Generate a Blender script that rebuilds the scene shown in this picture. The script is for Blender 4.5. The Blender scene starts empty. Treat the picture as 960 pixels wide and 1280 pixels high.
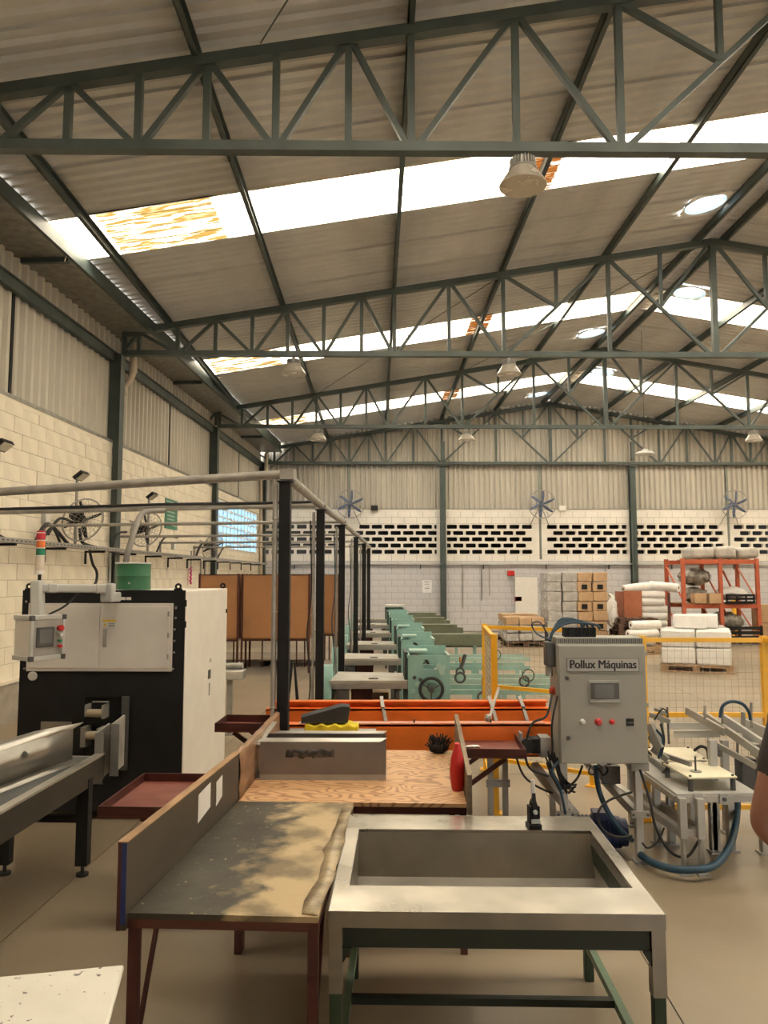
import bpy, math, random
from mathutils import Vector, Matrix
random.seed(7)
PI = math.pi
S = bpy.context.scene
COL = S.collection

# ---------------------------------------------------------------- camera
FPX, EYE = 950.0, 1.72
PITCH = math.atan(82 / FPX)
YAW = math.atan(10 / FPX / math.cos(PITCH))
cam_data = bpy.data.cameras.new('camera')
cam_data.sensor_fit = 'VERTICAL'
cam_data.sensor_height = 36.0
cam_data.lens = 36.0 * FPX / 1280.0
cam_data.clip_end = 200
cam_data.clip_start = 0.05
cam = bpy.data.objects.new('camera', cam_data)
COL.objects.link(cam)
cam.location = (0, 0, EYE)
cam.rotation_euler = (PI / 2 + PITCH, 0, -YAW)
S.camera = cam

# ---------------------------------------------------------------- sky, exposure
SKY = 17.0
world = bpy.data.worlds.new('sky')
S.world = world
world.use_nodes = True
bg = world.node_tree.nodes['Background']
bg.inputs[0].default_value = (1.0, 0.965, 0.90, 1)
bg.inputs[1].default_value = SKY
vs = S.view_settings
vs.view_transform = 'Standard'
vs.look = 'None'
vs.exposure = -0.12
vs.gamma = 1.0
vs.use_curve_mapping = False
S.cycles.max_bounces = 10
S.cycles.diffuse_bounces = 6
S.cycles.glossy_bounces = 4
S.cycles.transparent_max_bounces = 12
S.cycles.sample_clamp_indirect = 8.0
S.cycles.caustics_reflective = False
S.cycles.caustics_refractive = False

RIDGE_X, SLOPE = 5.6, 0.164
WL_A = -math.atan(0.0533)          # the left wall runs at three degrees to the trusses
WL_O = Vector((-4.9, 0, 0))

def roof_z(x, base=7.47):
    return base - SLOPE * abs(x - RIDGE_X)

def portal(name, loc, xdir, ydir, sx, sy):
    """daylight guide at an opening of the building"""
    l = bpy.data.lights.new(name, 'AREA')
    l.shape = 'RECTANGLE'
    l.size, l.size_y = sx, sy
    l.cycles.is_portal = True
    o = bpy.data.objects.new(name, l)
    COL.objects.link(o)
    x, y = Vector(xdir).normalized(), Vector(ydir).normalized()
    z = x.cross(y)
    o.matrix_world = Matrix(((x.x, y.x, z.x, loc[0]), (x.y, y.y, z.y, loc[1]), (x.z, y.z, z.z, loc[2]), (0, 0, 0, 1)))
    return o

STRIPS = [3.25, 9.25, 15.25, 21.25]       # centre of each translucent strip along the hall
STRIP_W = 1.12
for yc in STRIPS:
    for side, xa, xb in ((-1, -4.1, RIDGE_X - .55), (1, RIDGE_X + .55, 15.0)):
        xm = (xa + xb) / 2
        d = Vector((1, 0, SLOPE * (1 if side < 0 else -1)))
        L = (xb - xa) * d.length
        portal('skylight_daylight', (xm, yc, roof_z(xm) + .12), d, (0, -1, 0), L, STRIP_W)
portal('added_opening_daylight', (6.0, -5.9, 1.2), (1, 0, 0), (0, 0, -1), 2.0, 2.4)  # unseen opening added behind the camera to let in fill daylight

# ---------------------------------------------------------------- pixel <-> place helpers
_fw = Vector((math.sin(YAW) * math.cos(PITCH), math.cos(YAW) * math.cos(PITCH), math.sin(PITCH)))
_rt = Vector((math.cos(YAW), -math.sin(YAW), 0))
_up = _rt.cross(_fw)
def ray(px, py):
    return _fw + (px - 480) / FPX * _rt + (640 - py) / FPX * _up
def P(px, py, D):
    r = ray(px, py); t = D / r.y
    return Vector((r.x * t, D, EYE + r.z * t))
def F(px, py, z=0):
    r = ray(px, py); t = (z - EYE) / r.z
    return Vector((r.x * t, r.y * t, z))
_wx = Vector((math.cos(WL_A), math.sin(WL_A), 0))
_wy = Vector((-math.sin(WL_A), math.cos(WL_A), 0))
def WL(px, py, off=0.0):
    """point on the left wall (distance off its face): along, height"""
    r = ray(px, py); o = Vector((0, 0, EYE)) - WL_O
    t = (off - o.dot(_wx)) / r.dot(_wx)
    p = o + r * t
    return p.dot(_wy), p.z
def wlp(off, s, z):
    p = WL_O + _wx * off + _wy * s
    return Vector((p.x, p.y, z))

# ---------------------------------------------------------------- materials
MATS = {}
def M(name, c=(.5, .5, .5), rough=.5, metal=0.0, var=.12, scale=6.0, bump=0.0, c2=None, spec=.5, lo=.35, hi=.7, stretch=None, bscale=None, detail=4):
    if name in MATS:
        return MATS[name]
    m = bpy.data.materials.new(name); MATS[name] = m
    m.use_nodes = True
    nt = m.node_tree; n = nt.nodes; L = nt.links
    b = n['Principled BSDF']
    b.inputs['Roughness'].default_value = rough
    b.inputs['Metallic'].default_value = metal
    b.inputs['Specular IOR Level'].default_value = spec
    tc = n.new('ShaderNodeTexCoord')
    mp = n.new('ShaderNodeMapping')
    L.new(tc.outputs['Object'], mp.inputs[0])
    if stretch: mp.inputs['Scale'].default_value = stretch
    nz = n.new('ShaderNodeTexNoise')
    nz.inputs['Scale'].default_value = scale
    nz.inputs['Detail'].default_value = detail
    L.new(mp.outputs[0], nz.inputs[0])
    rp = n.new('ShaderNodeMapRange')
    rp.inputs[1].default_value = lo; rp.inputs[2].default_value = hi
    L.new(nz.outputs[0], rp.inputs[0])
    mx = n.new('ShaderNodeMix'); mx.data_type = 'RGBA'
    if c2 is None:
        c2 = tuple(x * (1 - var) for x in c)
        c = tuple(min(1, x * (1 + var * .5)) for x in c)
    mx.inputs[6].default_value = (*c, 1); mx.inputs[7].default_value = (*c2, 1)
    L.new(rp.outputs[0], mx.inputs[0])
    L.new(mx.outputs[2], b.inputs['Base Color'])
    m['_mix'] = mx.name
    r2 = n.new('ShaderNodeMapRange')
    r2.inputs[3].default_value = max(.03, rough - .08); r2.inputs[4].default_value = min(1, rough + .1)
    L.new(nz.outputs[0], r2.inputs[0]); L.new(r2.outputs[0], b.inputs['Roughness'])
    if bump:
        nb = n.new('ShaderNodeTexNoise'); nb.inputs['Scale'].default_value = bscale or scale * 6
        L.new(mp.outputs[0], nb.inputs[0])
        bm = n.new('ShaderNodeBump'); bm.inputs['Strength'].default_value = bump
        bm.inputs['Distance'].default_value = .01
        L.new(nb.outputs[0], bm.inputs['Height']); L.new(bm.outputs[0], b.inputs['Normal'])
    return m

def sheet_mat(name, tint, clear, stain=False):
    """translucent roof sheet: daylight passes, scattered and tinted"""
    m = bpy.data.materials.new(name); MATS[name] = m; m.use_nodes = True
    nt = m.node_tree; n = nt.nodes; L = nt.links
    for x in list(n): n.remove(x)
    out = n.new('ShaderNodeOutputMaterial')
    t = n.new('ShaderNodeBsdfTransparent'); t.inputs[0].default_value = (*tint, 1)
    tl = n.new('ShaderNodeBsdfTranslucent'); tl.inputs[0].default_value = (*tint, 1)
    mix = n.new('ShaderNodeMixShader'); mix.inputs[0].default_value = 1 - clear
    L.new(t.outputs[0], mix.inputs[1]); L.new(tl.outputs[0], mix.inputs[2]); L.new(mix.outputs[0], out.inputs[0])
    if stain:
        tc = n.new('ShaderNodeTexCoord')
        sep = n.new('ShaderNodeSeparateXYZ'); L.new(tc.outputs['Object'], sep.inputs[0])
        mp = n.new('ShaderNodeMapping'); mp.inputs['Scale'].default_value = (1.2, 14, 1); L.new(tc.outputs['Object'], mp.inputs[0])
        nz = n.new('ShaderNodeTexNoise'); nz.inputs['Scale'].default_value = 2.0; nz.inputs['Detail'].default_value = 5
        L.new(mp.outputs[0], nz.inputs[0])
        def band(x0, x1, soft):
            a = n.new('ShaderNodeMapRange'); a.inputs[1].default_value = x0 - soft; a.inputs[2].default_value = x0; L.new(sep.outputs[0], a.inputs[0])
            b2 = n.new('ShaderNodeMapRange'); b2.inputs[1].default_value = x1; b2.inputs[2].default_value = x1 + soft; b2.inputs[3].default_value = 1; b2.inputs[4].default_value = 0; L.new(sep.outputs[0], b2.inputs[0])
            mu = n.new('ShaderNodeMath'); mu.operation = 'MULTIPLY'; L.new(a.outputs[0], mu.inputs[0]); L.new(b2.outputs[0], mu.inputs[1])
            return mu
        def ramp(lo, hi):
            r = n.new('ShaderNodeMapRange'); r.inputs[1].default_value = lo; r.inputs[2].default_value = hi; L.new(nz.outputs[0], r.inputs[0]); return r
        prev = None
        for (x0, x1, soft, col, lo, hi) in ((-3.35, -2.0, .10, (.07, .043, .011), .22, .52), (1.92, 2.32, .1, (.042, .014, .003), .0, .42), (-9, 20, .1, (.16, .12, .07), .60, .70)):
            bd = band(x0, x1, soft); rr = ramp(lo, hi)
            mu = n.new('ShaderNodeMath'); mu.operation = 'MULTIPLY'; L.new(bd.outputs[0], mu.inputs[0]); L.new(rr.outputs[0], mu.inputs[1])
            mx = n.new('ShaderNodeMix'); mx.data_type = 'RGBA'; mx.inputs[6].default_value = (*tint, 1); mx.inputs[7].default_value = (*col, 1)
            if prev: L.new(prev.outputs[2], mx.inputs[6])
            L.new(mu.outputs[0], mx.inputs[0]); prev = mx
        L.new(prev.outputs[2], t.inputs[0]); L.new(prev.outputs[2], tl.inputs[0])
    return m

steel_green = M('green_painted_steel', (.062, .082, .076), .45, var=.2, scale=3)
roof_metal = M('weathered_roof_sheet', (.61, .605, .595), .55, .0, c2=(.49, .485, .475), scale=1.3, stretch=(1, .25, 1), lo=.4, hi=.65)
clad_metal = M('weathered_cladding', (.50, .465, .40), .5, 0, var=.14, scale=1.5, stretch=(1, 1, .3))
wall_paint = M('cream_painted_block', (.80, .73, .60), .8, var=.1, scale=2.5, bump=.25)
wall_joint = M('painted_mortar', (.40, .36, .29), .9, var=.15, scale=5, bump=.3)
back_paint = M('white_painted_block', (.76, .72, .66), .8, var=.08, scale=2, bump=.2)
lower_blue_light = M('blue_lit_grey_block', (.56, .55, .575), .8, var=.08, scale=2, bump=.2)  # lilac tint puts the bluish light on the lower courses into the colour
back_joint = M('grey_mortar', (.30, .29, .28), .9, var=.15, scale=5)
plinth_mat = M('bare_cement', (.33, .29, .24), .9, var=.25, scale=4, bump=.4)
gutter_mat = M('galvanised_gutter', (.30, .29, .26), .45, .5, var=.25, scale=9)
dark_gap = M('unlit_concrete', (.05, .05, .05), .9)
white_sheet = sheet_mat('translucent_sheet', (1.0, .915, .76), .42, stain=True)
dome_blue = sheet_mat('acrylic_dome', (.36, .44, .50), .6)
glass_block = sheet_mat('frosted_glass_block', (.36, .50, .62), .45)
black_paint = M('black_powder_coat', (.010, .010, .011), .6, var=.2, spec=.3)
black_rubber = M('black_rubber', (.02, .02, .022), .7)
white_paint = M('white_machine_paint', (.80, .77, .71), .4, var=.04)
door_white = M('door_white', (.66, .62, .58), .45, var=.05)
grey_paint = M('light_grey_paint', (.50, .50, .48), .4, var=.06)
cab_grey = M('cabinet_grey', (.34, .335, .30), .5, var=.06, scale=2)
dark_grey = M('dark_grey_plastic', (.07, .07, .07), .5)
stainless = M('stainless_steel', (.55, .53, .49), .27, 1.0, c2=(.33, .31, .28), scale=3, stretch=(1, 6, 1), lo=.4, hi=.7)
alu = M('aluminium_profile', (.40, .39, .36), .5, .4, var=.12)
galv = M('galvanised_pipe', (.36, .345, .32), .5, .4, var=.2, scale=8)
red_oxide = M('red_oxide_paint', (.075, .018, .014), .5, var=.3, scale=7, bump=.1)
orange_p = M('orange_paint', (.88, .20, .03), .42, var=.15, scale=5)
rack_orange = M('rack_orange', (.50, .11, .05), .5, var=.15)
yellow_p = M('yellow_paint', (.85, .47, .03), .45, var=.1)
teal = M('teal_machine_paint', (.26, .46, .42), .42, var=.15, scale=5)
olive = M('olive_cover', (.13, .15, .10), .5, var=.2)
cream_plate = M('cream_plate', (.84, .79, .61), .4, var=.06)
grey_top = M('worn_grey_top', (.42, .40, .36), .4, var=.18, scale=5)
brown_panel = M('brown_hardboard', (.42, .20, .085), .6, var=.1, scale=2)
dark_brown = M('dark_red_brown', (.10, .03, .02), .6, var=.2)
green_drum = M('green_drum', (.02, .12, .055), .4, var=.12)
cardboard = M('cardboard', (.50, .33, .19), .8, var=.15, scale=5)
white_plastic = M('white_plastic_wrap', (.80, .78, .76), .35, var=.08)
grey_film = M('grey_stretch_film', (.45, .43, .41), .25, var=.3, scale=9)
dark_film = M('dark_stretch_film', (.12, .105, .09), .25, c2=(.32, .29, .25), scale=7)
wood = M('pallet_wood', (.36, .22, .12), .8, var=.3, scale=8)
dark_wood = M('dark_pallet_wood', (.10, .055, .035), .8, var=.3, scale=8)
ply = M('plywood', (.62, .37, .19), .5, c2=(.34, .17, .08), scale=2.6, stretch=(1, 2.2, 1), detail=1.5, bump=.1)
def contour(m, k):
    """growth-ring figure: bands along the levels of the noise"""
    nt = m.node_tree; mx = nt.nodes[m['_mix']]; src = mx.inputs[0].links[0].from_node
    nz = src.inputs[0].links[0].from_socket
    mu = nt.nodes.new('ShaderNodeMath'); mu.operation = 'MULTIPLY'; mu.inputs[1].default_value = k
    si = nt.nodes.new('ShaderNodeMath'); si.operation = 'SINE'
    mr = nt.nodes.new('ShaderNodeMapRange'); mr.inputs[1].default_value = .0; mr.inputs[2].default_value = 1.0
    nt.links.new(nz, mu.inputs[0]); nt.links.new(mu.outputs[0], si.inputs[0]); nt.links.new(si.outputs[0], mr.inputs[0]); nt.links.new(mr.outputs[0], mx.inputs[0])
contour(ply, 110)
tape_brown = M('brown_parcel_tape', (.34, .20, .11), .3, c2=(.20, .105, .055), scale=7, stretch=(1, 1, 3))
pvc = M('beige_pvc', (.50, .42, .32), .4)
blue_hose = M('blue_hose', (.015, .055, .095), .4)
blue_p = M('blue_motor_paint', (.01, .025, .10), .4)
fan_blue = M('blue_grey_blades', (.09, .115, .20), .4)
copper = M('brass', (.6, .3, .1), .3, .9)
red_p = M('red_plastic', (.55, .02, .02), .35)
yellow_sponge = M('yellow_foam', (.75, .60, .03), .85, var=.15, scale=25, bump=.4)
paper = M('white_paper', (.75, .72, .68), .8, var=.04)
pink_p = M('pink_hose', (.6, .05, .2), .4)

# ---------------------------------------------------------------- mesh helpers
def rotz(a):
    return Matrix.Rotation(a, 3, 'Z')

class MB:
    def __init__(self):
        self.v, self.f = [], []
    def _add(self, vs, fs):
        o = len(self.v)
        self.v += [Vector(p) for p in vs]
        self.f += [tuple(i + o for i in q) for q in fs]
        return self
    def hexa(self, a):      # 8 points: bottom ring, top ring
        return self._add(a, [(3, 2, 1, 0), (4, 5, 6, 7), (0, 1, 5, 4), (1, 2, 6, 5), (2, 3, 7, 6), (3, 0, 4, 7)])
    def box(self, x0, x1, y0, y1, z0, z1):
        return self.hexa([(x0, y0, z0), (x1, y0, z0), (x1, y1, z0), (x0, y1, z0), (x0, y0, z1), (x1, y0, z1), (x1, y1, z1), (x0, y1, z1)])
    def cbox(self, c, s, R=None):
        h = Vector(s) / 2; pts = []
        for z in (-1, 1):
            for x, y in ((-1, -1), (1, -1), (1, 1), (-1, 1)):
                p = Vector((x * h.x, y * h.y, z * h.z))
                if R is not None: p = R @ p
                pts.append(p + Vector(c))
        return self.hexa(pts)
    def bar(self, p0, p1, w, h=None, up=(0, 0, 1)):
        h = h or w
        p0, p1 = Vector(p0), Vector(p1); d = (p1 - p0).normalized(); u = Vector(up)
        if abs(d.dot(u)) > .98: u = Vector((0, 1, 0))
        s = d.cross(u).normalized(); u = s.cross(d)
        a = s * w / 2; b = u * h / 2
        return self.hexa([p0 - a - b, p0 + a - b, p1 + a - b, p1 - a - b, p0 - a + b, p0 + a + b, p1 + a + b, p1 - a + b])
    def tube(self, pts, r, n=8, cap=True):
        pts = [Vector(p) for p in pts]
        rs = r if isinstance(r, (list, tuple)) else [r] * len(pts)
        rings = []; prev = None
        for i, p in enumerate(pts):
            d = (pts[min(i + 1, len(pts) - 1)] - pts[max(i - 1, 0)]).normalized()
            u = prev if prev is not None else (Vector((0, 0, 1)) if abs(d.z) < .9 else Vector((0, 1, 0)))
            s = d.cross(u)
            if s.length < 1e-4: s = d.cross(Vector((1, 0, 0)))
            s.normalize(); u = s.cross(d); prev = u
            rings.append([p + (s * math.cos(2 * PI * k / n) + u * math.sin(2 * PI * k / n)) * rs[i] for k in range(n)])
        vs = [q for ring in rings for q in ring]; fs = []
        for i in range(len(rings) - 1):
            for k in range(n):
                a = i * n + k; b = i * n + (k + 1) % n
                fs.append((a, b, b + n, a + n))
        if cap:
            fs.append(tuple(range(n - 1, -1, -1))); fs.append(tuple((len(rings) - 1) * n + k for k in range(n)))
        return self._add(vs, fs)
    def cyl(self, p0, p1, r, r2=None, n=14):
        return self.tube([p0, p1], [r, r if r2 is None else r2], n)
    def lathe(self, prof, c=(0, 0, 0), n=20, axis='z'):
        c = Vector(c); vs = []; fs = []
        for (r, z) in prof:
            for k in range(n):
                a = 2 * PI * k / n; x, y = r * math.cos(a), r * math.sin(a)
                p = {'z': (x, y, z), 'y': (x, z, y), 'x': (z, x, y)}[axis]
                vs.append(c + Vector(p))
        for i in range(len(prof) - 1):
            for k in range(n):
                a = i * n + k; b = i * n + (k + 1) % n
                fs.append((a, b, b + n, a + n))
        if prof[0][0] > 1e-5: fs.append(tuple(range(n - 1, -1, -1)))
        if prof[-1][0] > 1e-5: fs.append(tuple((len(prof) - 1) * n + k for k in range(n)))
        return self._add(vs, fs)
    def torus(self, c, R, r, axis=(0, 0, 1), n=20, m=6):
        ax = Vector(axis).normalized(); u = ax.orthogonal().normalized(); w = ax.cross(u)
        vs = []; fs = []
        for i in range(n):
            a = 2 * PI * i / n; d = u * math.cos(a) + w * math.sin(a)
            for k in range(m):
                b = 2 * PI * k / m
                vs.append(Vector(c) + d * (R + r * math.cos(b)) + ax * r * math.sin(b))
        for i in range(n):
            for k in range(m):
                fs.append((i * m + k, ((i + 1) % n) * m + k, ((i + 1) % n) * m + (k + 1) % m, i * m + (k + 1) % m))
        return self._add(vs, fs)
    def ball(self, c, r, n=12, m=8):
        r = r if isinstance(r, (tuple, list)) else (r, r, r); c = Vector(c)
        vs = [c + Vector((0, 0, -r[2]))]; fs = []
        for j in range(1, m):
            t = -PI / 2 + PI * j / m
            for k in range(n):
                a = 2 * PI * k / n
                vs.append(c + Vector((r[0] * math.cos(t) * math.cos(a), r[1] * math.cos(t) * math.sin(a), r[2] * math.sin(t))))
        vs.append(c + Vector((0, 0, r[2])))
        for k in range(n): fs.append((0, 1 + (k + 1) % n, 1 + k))
        for j in range(m - 2):
            for k in range(n):
                a = 1 + j * n + k; b = 1 + j * n + (k + 1) % n
                fs.append((a, b, b + n, a + n))
        o = 1 + (m - 2) * n; e = len(vs) - 1
        for k in range(n): fs.append((o + k, o + (k + 1) % n, e))
        return self._add(vs, fs)
    def prism(self, poly, a, b, plane='xz'):
        n = len(poly)
        def q(p, t): return {'xz': (p[0], t, p[1]), 'yz': (t, p[0], p[1]), 'xy': (p[0], p[1], t)}[plane]
        vs = [q(p, a) for p in poly] + [q(p, b) for p in poly]
        fs = [tuple(range(n)), tuple(range(2 * n - 1, n - 1, -1))]
        for i in range(n):
            j = (i + 1) % n; fs.append((j, i, i + n, j + n))
        return self._add(vs, fs)
    def sheet(self, grid):
        """open surface from rows of points"""
        w = len(grid[0]); vs = [p for r in grid for p in r]; fs = []
        for i in range(len(grid) - 1):
            for k in range(w - 1):
                a = i * w + k; fs.append((a, a + 1, a + w + 1, a + w))
        return self._add(vs, fs)
    def xf(self, fn, start=0):
        for i in range(start, len(self.v)): self.v[i] = Vector(fn(self.v[i]))
        return self
    def jitter(self, a, start=0):
        for i in range(start, len(self.v)):
            self.v[i] = self.v[i] + Vector((random.uniform(-a, a), random.uniform(-a, a), random.uniform(-a, a)))
        return self
    def mesh(self, name, mat, smooth=True):
        me = bpy.data.meshes.new(name)
        me.from_pydata([tuple(p) for p in self.v], [], self.f)
        me.materials.append(mat)
        import bmesh
        bm = bmesh.new(); bm.from_mesh(me)
        bmesh.ops.recalc_face_normals(bm, faces=bm.faces)
        bm.to_mesh(me); bm.free()
        if smooth:
            me.polygons.foreach_set('use_smooth', [True] * len(me.polygons))
            me.set_sharp_from_angle(angle=math.radians(38))
        me.update()
        return me
    def build(self, name, mat, parent=None, w=False, bevel=0, smooth=True, solid=0):
        """one mesh object; w: points are world points, brought into the frame of the thing"""
        if w and parent is not None:
            top = parent
            while top.parent: top = top.parent
            R = rotz(-top.rotation_euler.z)
            self.v = [R @ (p - top.location) for p in self.v]
        o = bpy.data.objects.new(name, self.mesh(name, mat, smooth))
        COL.objects.link(o)
        if parent is not None: o.parent = parent
        if solid:
            md = o.modifiers.new('thickness', 'SOLIDIFY'); md.thickness = solid; md.offset = 0
        if bevel:
            md = o.modifiers.new('bevel', 'BEVEL'); md.width = bevel; md.segments = 2; md.limit_method = 'ANGLE'
        return o
    def solo(self, name, mat, label, cat, group=None, bevel=0, rz=0, solid=0):
        """a thing that is one mesh, its origin at its base"""
        xs = [p.x for p in self.v]; ys = [p.y for p in self.v]; zs = [p.z for p in self.v]
        c = Vector(((min(xs) + max(xs)) / 2, (min(ys) + max(ys)) / 2, min(zs)))
        R = rotz(-rz)
        self.v = [R @ (p - c) for p in self.v]
        o = self.build(name, mat, None, bevel=bevel, solid=solid)
        o.location = c; o.rotation_euler.z = rz
        return tag(o, label, cat, group)

def tag(o, label, cat, group=None):
    o['label'] = label; o['category'] = cat
    if group: o['group'] = group
    return o
def thing(name, label, cat, loc=(0, 0, 0), rz=0, group=None):
    o = bpy.data.objects.new(name, None); COL.objects.link(o)
    o.empty_display_size = .1
    o.location = loc; o.rotation_euler = (0, 0, rz)
    return tag(o, label, cat, group)
def stuff(o):
    o['kind'] = 'stuff'; return o
def structure(o):
    o['kind'] = 'structure'; return o
def inst(me, name, parent, loc=(0, 0, 0), rz=0, sc=None):
    o = bpy.data.objects.new(name, me); COL.objects.link(o)
    o.parent = parent; o.location = loc; o.rotation_euler.z = rz
    if sc: o.scale = sc
    return o
def arc(p0, p1, sag, n=10, side=(0, 0, -1)):
    p0, p1, s = Vector(p0), Vector(p1), Vector(side)
    return [p0.lerp(p1, i / n) + s * sag * 4 * (i / n) * (1 - i / n) for i in range(n + 1)]
def spline(pts, k=6):
    pts = [Vector(p) for p in pts]; out = []
    q = [pts[0]] + pts + [pts[-1]]
    for i in range(1, len(q) - 2):
        for j in range(k):
            t = j / k; a, b, c, d = q[i - 1], q[i], q[i + 1], q[i + 2]
            out.append(.5 * ((2 * b) + (c - a) * t + (2 * a - 5 * b + 4 * c - d) * t * t + (3 * b - a - 3 * c + d) * t ** 3))
    out.append(pts[-1]); return out
# ================================================================ THE HALL
Y0, Y1 = -6.0, 24.2
def wall_x(y):
    return -4.9 + 0.0533 * y

# ---- floor: concrete slabs with saw-cut joints
def floor_material():
    m = M('polished_concrete', (.31, .25, .175), .33, c2=(.215, .17, .118), scale=.5, lo=.35, hi=.65, detail=7, bump=.04, bscale=30, spec=.5)
    return m
fm = floor_material()
fb = MB().box(-7, 16, -6.5, 27, -.3, -.012)
floor = structure(fb.build('floor', M('joint_dirt', (.09, .075, .06), .9)))
fr = -.055
for i in range(-3, 7):
    for j in range(-3, 6):
        x0, y0 = i * 3.0 + 1.02, j * 6.0 + .9
        b = MB().box(x0 + .003, x0 + 2.997, y0 + .003, y0 + 5.997, -.012, 0)
        c, s = math.cos(fr), math.sin(fr)
        b.xf(lambda p: (p.x * c - p.y * s, p.x * s + p.y * c, p.z))
        b.v = [Vector((min(15.9, max(-6.9, p.x)), min(26.9, max(-6.4, p.y)), p.z)) for p in b.v]
        if max(p.x for p in b.v) - min(p.x for p in b.v) < .1 or max(p.y for p in b.v) - min(p.y for p in b.v) < .1: continue
        b.build('floor_slab', fm, floor, smooth=False)

# ---- roof sheets
PITCH_S = .17
def corr(width, h=.034, p=PITCH_S):
    out = []; n = int(round(width / p)); p = width / n
    for i in range(n):
        a = -width / 2 + i * p
        out += [(a, 0), (a + .3 * p, 0), (a + .5 * p, h), (a + .8 * p, h)]
    out.append((width / 2, 0))
    return out
ceiling = structure(MB().box(RIDGE_X - .32, RIDGE_X + .32, Y0, Y1 + .5, 7.50, 7.53).xf(lambda p: (p.x, p.y, p.z - SLOPE * abs(p.x - RIDGE_X) * .3)).build('ceiling', roof_metal))
strip_spans = [(c - STRIP_W / 2, c + STRIP_W / 2) for c in STRIPS]
spans = []
y = Y0
for (a, b) in strip_spans + [(Y1 + .45, None)]:
    n = max(1, round((a - y) / 1.0)); w = (a - y) / n
    spans += [(y + k * w, y + (k + 1) * w, False) for k in range(n)]
    if b is not None:
        spans.append((a, b, True)); y = b
DOMES = [(4.98, 11.0), (4.98, 17.1), (4.98, 23.0), (6.22, 14.6), (6.22, 20.4), (6.22, 8.5)]
for (a, b, trans) in spans:
    w = b - a + .03; yc = (a + b) / 2
    for side in (-1, 1):
        prof = corr(w)
        def xo(yy): return (wall_x(yy + yc) + .525) if side < 0 else 15.35
        holes = [d for d in DOMES if (d[0] < RIDGE_X) == (side < 0) and a <= d[1] < b and not trans]
        xs_in = RIDGE_X + side * .06
        if holes:
            hx = holes[0][0]
            cuts = [(None, hx - .29), (hx + .29, None)] if side < 0 else [(None, hx + .29), (hx - .29, None)]
        mb = MB()
        def strip(fa, fbx, pr, mb=mb):
            g = [[], []]
            for (yy, zz) in pr:
                for r, fx in ((0, fa), (1, fbx)):
                    x = fx(yy); g[r].append(Vector((x, yy, roof_z(x) + zz + (.006 if trans else 0))))
            mb.sheet(g)
        if not holes:
            strip(xo, lambda yy: xs_in, prof)
        else:
            hx, hy = holes[0]; ly = hy - yc
            o_edge, i_edge = (hx - .29, hx + .29) if side < 0 else (hx + .29, hx - .29)
            strip(xo, lambda yy: o_edge, prof)
            strip(lambda yy: i_edge, lambda yy: xs_in, prof)
            for lo, hi in ((-9, ly - .29), (ly + .29, 9)):
                pr = [(yy, zz) for (yy, zz) in prof if lo < yy < hi]
                if len(pr) > 1: strip(lambda yy: o_edge, lambda yy: i_edge, pr)
        o = mb.build('skylight_sheet' if trans else 'roof_sheet', white_sheet if trans else roof_metal, ceiling, solid=0)
        o.location = (0, yc, 0)
        if trans: o['label'] = 'translucent corrugated skylight sheet, partly stained brown'
# ridge domes: ring collar and acrylic lens, parts of the roof
for (x, y) in DOMES:
    s = SLOPE if x < RIDGE_X else -SLOPE
    z = roof_z(x)
    def tilt(p, x=x, y=y, z=z, s=s): return (x + p.x, y + p.y, z + p.z + s * p.x)
    n = 28; ring = MB()
    vs = []; fs = []
    for k in range(n):
        a = 2 * PI * k / n; c_, s_ = math.cos(a), math.sin(a)
        q = 1 / max(abs(c_), abs(s_))
        vs += [(c_ * .30, s_ * .30, -.03), (c_ * .30, s_ * .30, .035), (c_ * .31 * q, s_ * .31 * q, -.015), (c_ * .32, s_ * .32, -.03)]
    for k in range(n):
        a = 4 * k; b = 4 * ((k + 1) % n)
        fs += [(a, b, b + 1, a + 1), (a + 3, b + 3, b + 2, a + 2), (a, b, b + 3, a + 3)]
    ring._add(vs, fs).xf(tilt)
    r = ring.build('skylight_collar', white_paint, ceiling)
    MB().lathe([(.31, .03), (.27, .07), (.18, .11), (.08, .128), (0.001, .133)], n=28).xf(tilt).build('skylight_dome', dome_blue, r)

# ---- purlins
PUR = [-3.42, -1.55, .3, 2.1, 3.85, 5.38]
n_p = 0
side_words = {-3.42: 'over the gutter edge of the left roof slope', -1.55: 'next up from the gutter, above the white machine', .3: 'above the row of teal machines', 2.1: 'crossing the rusty brown skylight stain', 3.85: 'on the left slope, two below the ridge', 5.38: 'just left of the ridge beside the round skylights'}
for side in (-1, 1):
    for px_ in PUR:
        x = px_ if side < 0 else 2 * RIDGE_X - px_
        z = roof_z(x)
        t = MB()
        t.box(x - .028, x + .028, Y0 + .1, Y1 + .3, z - .015, z - .004)
        t.box(x - .028, x - .018, Y0 + .1, Y1 + .3, z - .135, z - .004)
        t.box(x - .028, x + .028, Y0 + .1, Y1 + .3, z - .135, z - .125)
        lab = 'long dark green steel purlin ' + (side_words[px_] if side < 0 else {5.38: 'just right of the ridge under the roof', 3.85: 'on the right slope, second down from the ridge', 2.1: 'on the right slope, third down from the ridge', .3: 'on the right slope, fourth down from the ridge', -1.55: 'on the right slope, next to the eaves purlin', -3.42: 'at the eaves of the right roof slope'}[px_])
        t.solo('roof_purlin', steel_green, lab, 'purlin', 'roof purlins')

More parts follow.
